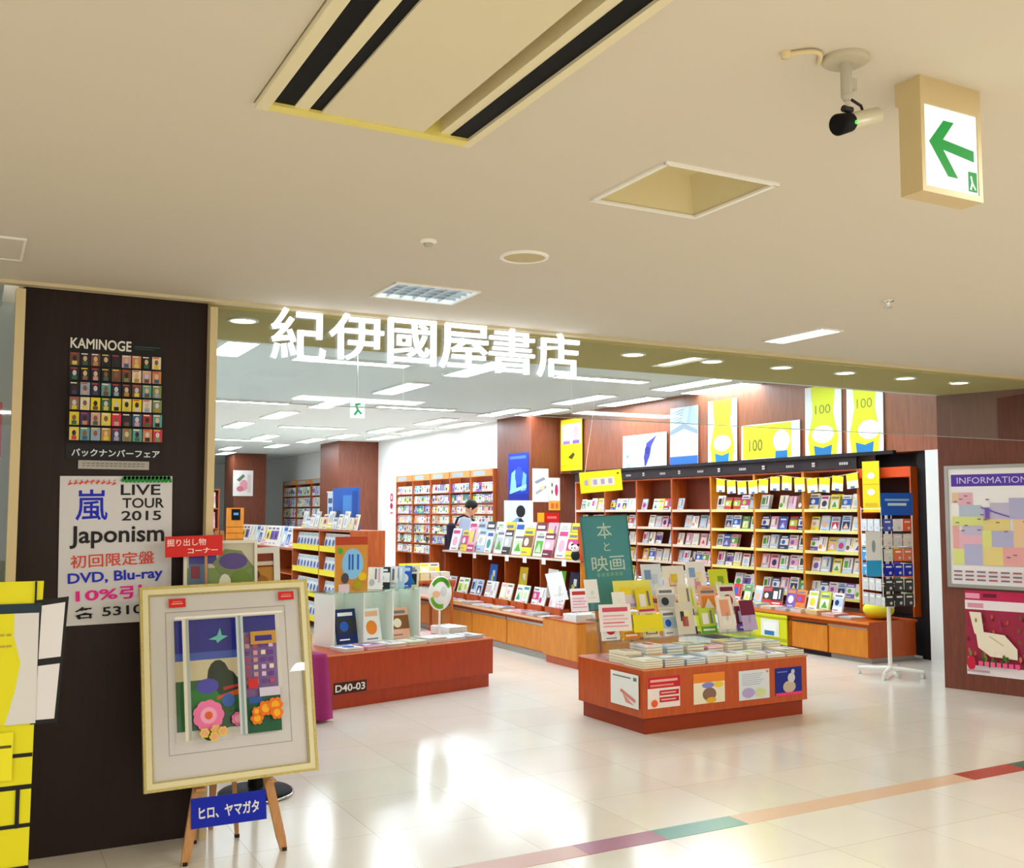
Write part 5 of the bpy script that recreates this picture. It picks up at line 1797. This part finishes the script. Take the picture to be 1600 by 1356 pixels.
# stands and racks far left
t = thing('orange_notice_stand', 'orange slatted notice stand with a small black sign, far left of shop', 'stand', (3.90, 17.0, 0))
b = MB().box(-.14, .14, 0, .03, 1.0, 1.62, M_ORANGE)
for z in (1.1, 1.2, 1.3):
    b.rect(-.14, z, .14, z + .012, mat('#8a4a10', .5))
b.build('board', t)
s = MB().box(-.06, .08, -.012, -.001, 1.42, 1.6, M_BLACK)
s.y0 = -.012
s.rect(-.03, 1.5, .05, 1.54, mat('#5a8ac0', .5))
s.build('sign', t, label='small black sign')
MB().tube([(0, .015, .01), (0, .015, 1.0)], .02, M_DARK, 10).build('pole', t)
MB().box(-.2, .2, -.15, .18, 0, .02, M_DARK).build('base', t)
t = thing('pink_rack', 'tall rack of pink magazines at the far left of shop', 'shelf', (3.5, 18.2, 0))
for sx in (-.4, .38):
    MB().box(sx, sx + .02, 0, .4, 0, 1.95, M_SHELF).build('side_panel', t)
MB().box(-.38, .38, .38, .4, 0, 1.95, M_BACK).build('back_panel', t)
for z in (.1, .5, .9, 1.25, 1.6, 1.93):
    MB().box(-.38, .38, 0, .38, z, z + .02, M_SHELF).build('shelf', t)
for r, z in enumerate((.92, 1.27, 1.62)):
    for j in range(3):
        d = [('pink', 'magenta', 'white', 0), ('white', 'pink', 'red', 2), ('pink', 'purple', 'white', 4)][(j + r) % 3]
        book('pink_magazine', f'{d[0]} and {d[1]} magazine, {ORD[j]} from left, {["lowest filled", "middle", "top"][r]} shelf of pink rack', (3.26 + j * .24, 18.25, z + .001), 0, d, (.21, .28, .014), 'magazines on the pink rack', 'magazine', tilt=R(8))

# ================================================================== FAR BOOKCASES
def far_case(label, group, yc, bw, h, zs, n, pals, where, nm, cat, sizes):
    t = thing('comic_bookcase', label, 'bookcase', (8.29, yc, 0), RW, group)
    h2 = bw / 2 - .001
    for sx in (-h2, h2 - .022):
        MB().box(sx, sx + .022, 0, .25, 0, h, M_SHELF).build('side_panel', t)
    MB().box(-h2 + .022, h2 - .022, .235, .25, 0, h, M_BACK).build('back_panel', t)
    hd = MB().box(-h2 + .022, h2 - .022, -.004, .02, h - .13, h, mat('#c88a4a', .5))
    hd.y0 = -.004
    hd.rect(-h2 * .7, h - .11, h2 * .3, h - .03, mat('#9aa8b8', .5))
    hd.build('header_board', t)
    for z in zs:
        MB().box(-h2 + .022, h2 - .022, 0, .235, z - .018, z, M_SHELF).build('shelf', t)
    for r, z in enumerate(zs):
        for j in range(n):
            x = -h2 + .03 + (2 * h2 - .06) * (j + .5) / n
            d = (rnd.choice(pals[r % len(pals)]), rnd.choice(LIGHT + VIV), rnd.choice(VIV), rnd.randrange(5))
            wd = (2 * h2 - .06) / n - .004
            book(nm, f'{d[0]} and {d[1]} {cat}, {ORD[j]} from left, {ORD[len(zs) - 1 - r]} shelf down, {where}', (8.29 + .03, yc - x, z + .001), RW, d, (wd, sizes, .02), f'{cat}s on the far bookcases', cat, tilt=R(4))
    return t


FP = [['white', 'cream', 'pale blue', 'grey'], ['white', 'pale green', 'pale blue', 'charcoal'], ['white', 'cream', 'pale blue', 'peach'], ['white', 'pink', 'cream', 'peach'], ['white', 'pink', 'pale blue', 'purple', 'teal'], ['white', 'pale blue', 'cream', 'purple']]
for k in range(5):
    far_case(f'tall comic bookcase behind the person, {ORD[4 - k]} of five from the left', 'comic bookcases along the far right wall', 16.30 + .47 + .94 * k, .94, 2.33, [.5, .71, .92, 1.12, 1.32, 1.52, 1.72, 1.93][2 if k < 3 else 1:], 7, FP, f'comic bookcase {ORD[4 - k]} of five', 'comic_book', 'comic', .165)
for k in range(3):
    far_case(f'distant bookcase between two brown columns, {ORD[2 - k]} of three from left', 'distant bookcases between the columns', 25.9 + .7 + 1.4 * k, 1.4, 2.45, [1.1, 1.4, 1.7, 2.0], 6, [['white', 'pink', 'pale blue', 'pale green', 'grey']], f'distant bookcase {ORD[2 - k]} of three', 'distant_magazine', 'magazine', .25)
b = card(.56, .72, .004, mat('#f2ece4', .5))
b.poly([(-.18, .45), (.0, .62), (.05, .55), (-.1, .4)], mat('#6a7a5a', .5))
b.ell(.02, .3, .12, .16, mat('#e8a0a8', .5), 14)
b.ell(-.08, .2, .1, .08, mat('#d87a88', .5), 12)
b.rect(.12, .1, .22, .6, mat('#e8d0c8', .5))
tag(b.build('column_poster', loc=(6.85, 28.99, 2.0)), 'pale floral poster on the farthest brown column', 'poster')
b = card(.36, .62, .004, mat('#f4f2f0', .5))
b.ell(0, .43, .1, .1, mat('#c8284a', .5), 16)
b.ell(.0, .43, .045, .05, mat('#f4e0e4', .5), 12)
b.ell(-.01, .24, .09, .07, mat('#b82a48', .5), 16)
b.rect(-.08, .06, .08, .1, mat('#d05a70', .5))
tag(b.build('wall_notice', loc=(8.544, 21.9, 1.45), rot=(0, 0, RW)), 'white notice with red round marks on white wall beside the middle column', 'notice')
# hanging exit sign inside the shop
t = thing('small_exit_sign', 'small green-lit exit sign hung inside the shop beneath the glowing characters', 'sign', (3.17, 9.0, 2.42))
b = MB().box(-.065, .065, 0, .03, 0, .17, emis('small_exit', '#d8f8e4', 1.1))
b.y0 = 0
b.stroke([(-.03, .03), (0, .07), (-.02, .12), (.02, .13)], .02, emis('exit_green2', '#2aa86a', .7))
b.stroke([(0, .07), (.03, .04)], .018, emis('exit_green2', '#2aa86a', .7))
b.build('light_panel', t)
MB().box(-.068, .068, -.002, .032, .17, .18, M_PLASTIC).build('top_cap', t)
MB().tube([(0, .015, .18), (0, .015, .78)], .006, M_CHROME, 8).build('rod', t)

# ================================================================== SPINNER RACK
t = thing('spinner_rack', 'white rotating card rack with blue header beside the information wall', 'display rack', (7.80, 7.02, 0), R(-14))
MWH = mat('#eceae4', .35)
b = MB()
for a in range(4):
    an = R(45 + 90 * a)
    b.tube([(0, 0, .075), (.3 * math.cos(an), .3 * math.sin(an), .06)], [.022, .016], MWH, 8)
b.build('cross_base', t)
for a in range(4):
    an = R(45 + 90 * a)
    w_ = MB()
    w_.tube([(.29 * math.cos(an) - .012, .29 * math.sin(an), .024), (.29 * math.cos(an) + .012, .29 * math.sin(an), .024)], .024, mat('#d8d6d0', .4), 14)
    w_.build('caster', t)
MB().tube([(0, 0, .06), (0, 0, .72), (0, 0, 1.6)], [.02, .018, .014], MWH, 12).build('pole', t)
g = MB()
HX = .165
for z in (.68, .86, 1.04, 1.22, 1.40, 1.58):
    for (p, q) in (((-HX, -HX), (HX, -HX)), ((HX, -HX), (HX, HX)), ((HX, HX), (-HX, HX)), ((-HX, HX), (-HX, -HX))):
        g.tube([(p[0], p[1], z), (q[0], q[1], z)], .004, MWH, 6)
for x, y in ((-HX, -HX), (HX, -HX), (HX, HX), (-HX, HX)):
    g.tube([(x, y, .66), (x, y, 1.6)], .005, MWH, 6)
for z in (.70, 1.58):
    g.tube([(-HX, 0, z), (HX, 0, z)], .004, MWH, 6)
    g.tube([(0, -HX, z), (0, HX, z)], .004, MWH, 6)
g.build('wire_frame', t)
hd = MB().box(-.17, .17, -HX - .012, -HX - .006, 1.52, 1.73, mat('#1a5cc8', .4))
hd.y0 = -HX - .012
hd.rect(-.13, 1.655, .13, 1.675, mat('#8ac0f0', .5))
hd.rect(-.1, 1.61, .1, 1.635, mat('#d0e4f8', .5))
hd.build('header_card', t, label='blue header card')
def rack_face(side, cols, fx):
    for r in range(6):
        for c in range(3):
            col = cols[r][c]
            if col is None:
                continue
            z = 1.37 - r * .14
            q = MB().box(-.047, .047, -.006, -.002, 0, .115, mat(col, .4))
            q.y0 = -.006
            q.rect(-.03, .08, .03, .095, mat('#f0f0f0', .5))
            q.ell(.015, .03, .015, .015, mat('#c8ccd8', .5), 8)
            a = R(90) * side
            px, py = -.105 + c * .105, -HX - .004
            q.build('card_pack', t, loc=(px * math.cos(a) - py * math.sin(a), px * math.sin(a) + py * math.cos(a), z), rot=(0, 0, a))
rack_face(0, [['#4a60c8', '#e8eaf0', '#e8603a'], ['#e8e4e4', '#d8dce0', '#e8e0dc'], ['#dcdcd8', '#e8704a', '#e87a50'], ['#1428b8', '#1830c0', '#1428b8'], ['#3a3c3c', '#3c4040', '#3a3c3c'], ['#343838', '#303434', '#363838']], 0)
rack_face(1, [['#c8ccb0', '#d8d8c8', None], ['#d0ccb4', None, '#7a3040'], ['#c8c4a8', '#b0aa90', '#e0d028'], ['#8ac07a', '#c8d0b0', '#5a2aa8'], ['#7ab86a', '#d0d0b8', '#3a6a3a'], ['#8aba7a', '#c8ccb0', None]], 1)
rack_face(3, [['#dfe4ea'] * 3, ['#e8f0f4'] * 3, ['#3aa0e0'] * 3, ['#3aa8e8'] * 3, ['#d8d8d8'] * 3, ['#c8c8c8'] * 3], 3)
pc = MB().box(-.08, .08, -.004, 0, .95, 1.37, mat('#eef2f4', .45))
pc.y0 = -.004
pc.rect(-.08, .95, .08, 1.1, mat('#2aa4e4', .5))
pc.ell(0, 1.23, .02, .06, mat('#9aa8b0', .5), 12)
pc.build('side_card', t, loc=(-.26, -.17, 0), label='white and sky blue side card')
MB().tube([(-.26, -.168, 1.3), (-HX, -HX, 1.3)], .003, MWH, 6).build('card_arm', t)


# ================================================================== PERSON READING
def skin_mesh(name, verts, edges, root, m, voxel, extra=None, sub=2):
    me = bpy.data.meshes.new(name)
    me.from_pydata([v[:3] for v in verts], edges, [])
    o = bpy.data.objects.new(name, me)
    COL.objects.link(o)
    sk = o.modifiers.new('skin', 'SKIN')
    sk.use_smooth_shade = True
    for i, v in enumerate(verts):
        d = me.skin_vertices[0].data[i]
        d.radius = (v[3], v[4] if len(v) > 4 else v[3])
        d.use_root = (i == root)
    ss = o.modifiers.new('sub', 'SUBSURF')
    ss.levels = sub
    dg = bpy.context.evaluated_depsgraph_get()
    dg.update()
    m1 = bpy.data.meshes.new_from_object(o.evaluated_get(dg))
    bpy.data.objects.remove(o)
    bm = bmesh.new()
    bm.from_mesh(m1)
    if extra:
        extra(bm)
    bm.to_mesh(m1)
    bm.free()
    o = bpy.data.objects.new(name, m1)
    COL.objects.link(o)
    if voxel:
        rm = o.modifiers.new('remesh', 'REMESH')
        rm.mode = 'VOXEL'
        rm.voxel_size = voxel
        rm.use_smooth_shade = True
        sm = o.modifiers.new('smooth', 'SMOOTH')
        sm.iterations = 2
        dg = bpy.context.evaluated_depsgraph_get()
        dg.update()
        m2 = bpy.data.meshes.new_from_object(o.evaluated_get(dg))
        o.modifiers.clear()
        o.data = m2
    o.data.materials.clear()
    o.data.materials.append(m)
    for p in o.data.polygons:
        p.use_smooth = True
    return o


def ball(bm, c, r, rot=None):
    mx = Matrix.Translation(c)
    if rot:
        mx = mx @ rot
    mx = mx @ Matrix.Diagonal((*r, 1))
    bmesh.ops.create_uvsphere(bm, u_segments=20, v_segments=14, radius=1, matrix=mx)


# faces local -y; head bent down to a book held in front of the chest
SKIN = mat('#d8a07c', .55)
P = thing('person', 'dark-haired person in a pale blue-grey shirt standing reading in the aisle', 'person', (6.92, 14.55, 0), R(62))
J = []
E_ = []
def jv(*a):
    J.append(a)
    return len(J) - 1
pel = jv(0, 0, .95, .13, .10)
ab = jv(0, 0, 1.1, .12, .095)
ch = jv(0, 0.01, 1.28, .145, .10)
nb = jv(0, 0.0, 1.43, .06, .06)
nk = jv(0, -.025, 1.50, .052, .052)
hd0 = jv(0, -.05, 1.56, .06, .06)
E_ += [(pel, ab), (ab, ch), (ch, nb), (nb, nk), (nk, hd0)]
for s in (-1, 1):
    sh = jv(s * .18, .0, 1.37, .058)
    el = jv(s * .22, -.02, 1.11, .042)
    wr = jv(s * .10, -.24, 1.13, .027)
    pm = jv(s * .085, -.30, 1.15, .034, .018)
    E_ += [(ch, sh), (sh, el), (el, wr), (wr, pm)]
    for q in range(4):
        f1 = jv(s * (.085 - .0), -.335 - .008 * (q % 2), 1.125 + q * .019, .009)
        f2 = jv(s * (.06), -.355, 1.125 + q * .019, .0085)
        f3 = jv(s * (.035 + .004 * q), -.352, 1.127 + q * .019, .0075)
        E_ += [(pm, f1), (f1, f2), (f2, f3)]
    t1 = jv(s * .075, -.295, 1.19, .010)
    t2 = jv(s * .05, -.32, 1.20, .0085)
    E_ += [(pm, t1), (t1, t2)]
    hp = jv(s * .09, 0, .88, .09)
    kn = jv(s * .10, -.015, .49, .058)
    an = jv(s * .105, .02, .09, .042)
    to = jv(s * .115, -.13, .04, .04, .03)
    E_ += [(pel, hp), (hp, kn), (kn, an), (an, to)]
HC = Vector((0, -.085, 1.615))
HR = Matrix.Rotation(R(28), 4, 'X')
def head_extra(bm):
    ball(bm, HC, (.073, .092, .112), HR)
    ball(bm, HC + HR.to_3x3() @ Vector((0, -.045, -.06)), (.05, .045, .045), HR)
    ball(bm, HC + HR.to_3x3() @ Vector((0, -.097, -.015)), (.012, .016, .022), HR)
    ball(bm, HC + HR.to_3x3() @ Vector((0, -.086, -.062)), (.022, .01, .008), HR)
    for s in (-1, 1):
        ball(bm, HC + HR.to_3x3() @ Vector((s * .075, .005, -.01)), (.009, .02, .03), HR)
body = skin_mesh('body', J, E_, 0, SKIN, .008, head_extra)
body.parent = P
hb = MB()
hm = Matrix.Translation(HC) @ HR
hb.lathe([(.001, .125), (.045, .118), (.075, .088), (.088, .045), (.086, .0), (.08, -.03), (.06, -.03)], mat('#17120f', .6), 26, mx=hm @ Matrix.Translation((0, .018, 0)) @ Matrix.Diagonal((.97, 1.1, 1, 1)))
hair = hb.build('hair', P)
for s in (-1, 1):
    e = HC + HR.to_3x3() @ Vector((s * .028, -.086, .008))
    MB().sphere(e, .010, .006, .006, mat('#1a1412', .3), 8).build('eye', P)
SHJ = [(0, 0, .93, .165, .135), (0, 0, 1.1, .165, .132), (0, 0.01, 1.28, .195, .145), (0, 0, 1.455, .095, .095)]
SE = [(0, 1), (1, 2), (2, 3)]
for s in (-1, 1):
    a = len(SHJ)
    SHJ += [(s * .18, 0, 1.385, .105), (s * .222, -.02, 1.11, .075), (s * .13, -.19, 1.125, .058)]
    SE += [(2, a), (a, a + 1), (a + 1, a + 2)]
so = skin_mesh('shirt', SHJ, SE, 0, mat('#a8b0c8', .8), .01)
so.parent = P
TJ = [(0, 0, .96, .145, .115)]
TE = []
for s in (-1, 1):
    a = len(TJ)
    TJ += [(s * .092, 0, .87, .108), (s * .1, -.015, .49, .078), (s * .105, .015, .12, .066)]
    TE += [(0, a), (a, a + 1), (a + 1, a + 2)]
to_ = skin_mesh('trousers', TJ, TE, 0, mat('#2b2c38', .85), .012)
to_.parent = P
for s in (-1, 1):
    sh = skin_mesh('shoe', [(s * .105, .045, .045, .05, .045), (s * .108, -.04, .045, .05, .042), (s * .115, -.14, .038, .046, .034), (s * .117, -.18, .03, .03, .026)], [(0, 1), (1, 2), (2, 3)], 0, mat('#16161a', .5), .01)
    for v in sh.data.vertices:
        v.co.z = max(v.co.z, 0.001)
    sh.parent = P
PM = Matrix.Translation((6.92, 14.55, 0)) @ Matrix.Rotation(R(62), 4, 'Z')
bp = thing('backpack', 'dark navy backpack worn by the reading person', 'backpack', tuple(PM @ Vector((0, .165, .98))), R(62))
bb = MB()
bb.bbox(-.14, .14, 0, .13, 0, .40, mat('#241f34', .8), .035)
bb.build('bag', bp)
MB().bbox(-.1, .1, .13, .165, .04, .22, mat('#2c2740', .8), .01).build('pocket', bp)
for s in (-1, 1):
    MB().tube([(s * .09, -.0, .38), (s * .1, -.04, .485), (s * .1, -.15, .52), (s * .11, -.285, .44), (s * .115, -.295, .30)], .014, mat('#1c1828', .8), 8).build('strap', bp)
ob = thing('open_magazine', 'open white magazine held by the reading person', 'magazine', tuple(PM @ Vector((0, -.30, 1.14))), R(62), rx=R(-38))
MB().box(-.19, 0, -.004, .004, 0, .25, M_PAPER, Matrix.Rotation(R(-12), 4, 'Z')).build('left_page', ob)
MB().box(0, .19, -.004, .004, 0, .25, M_PAPER, Matrix.Rotation(R(12), 4, 'Z')).build('right_page', ob)
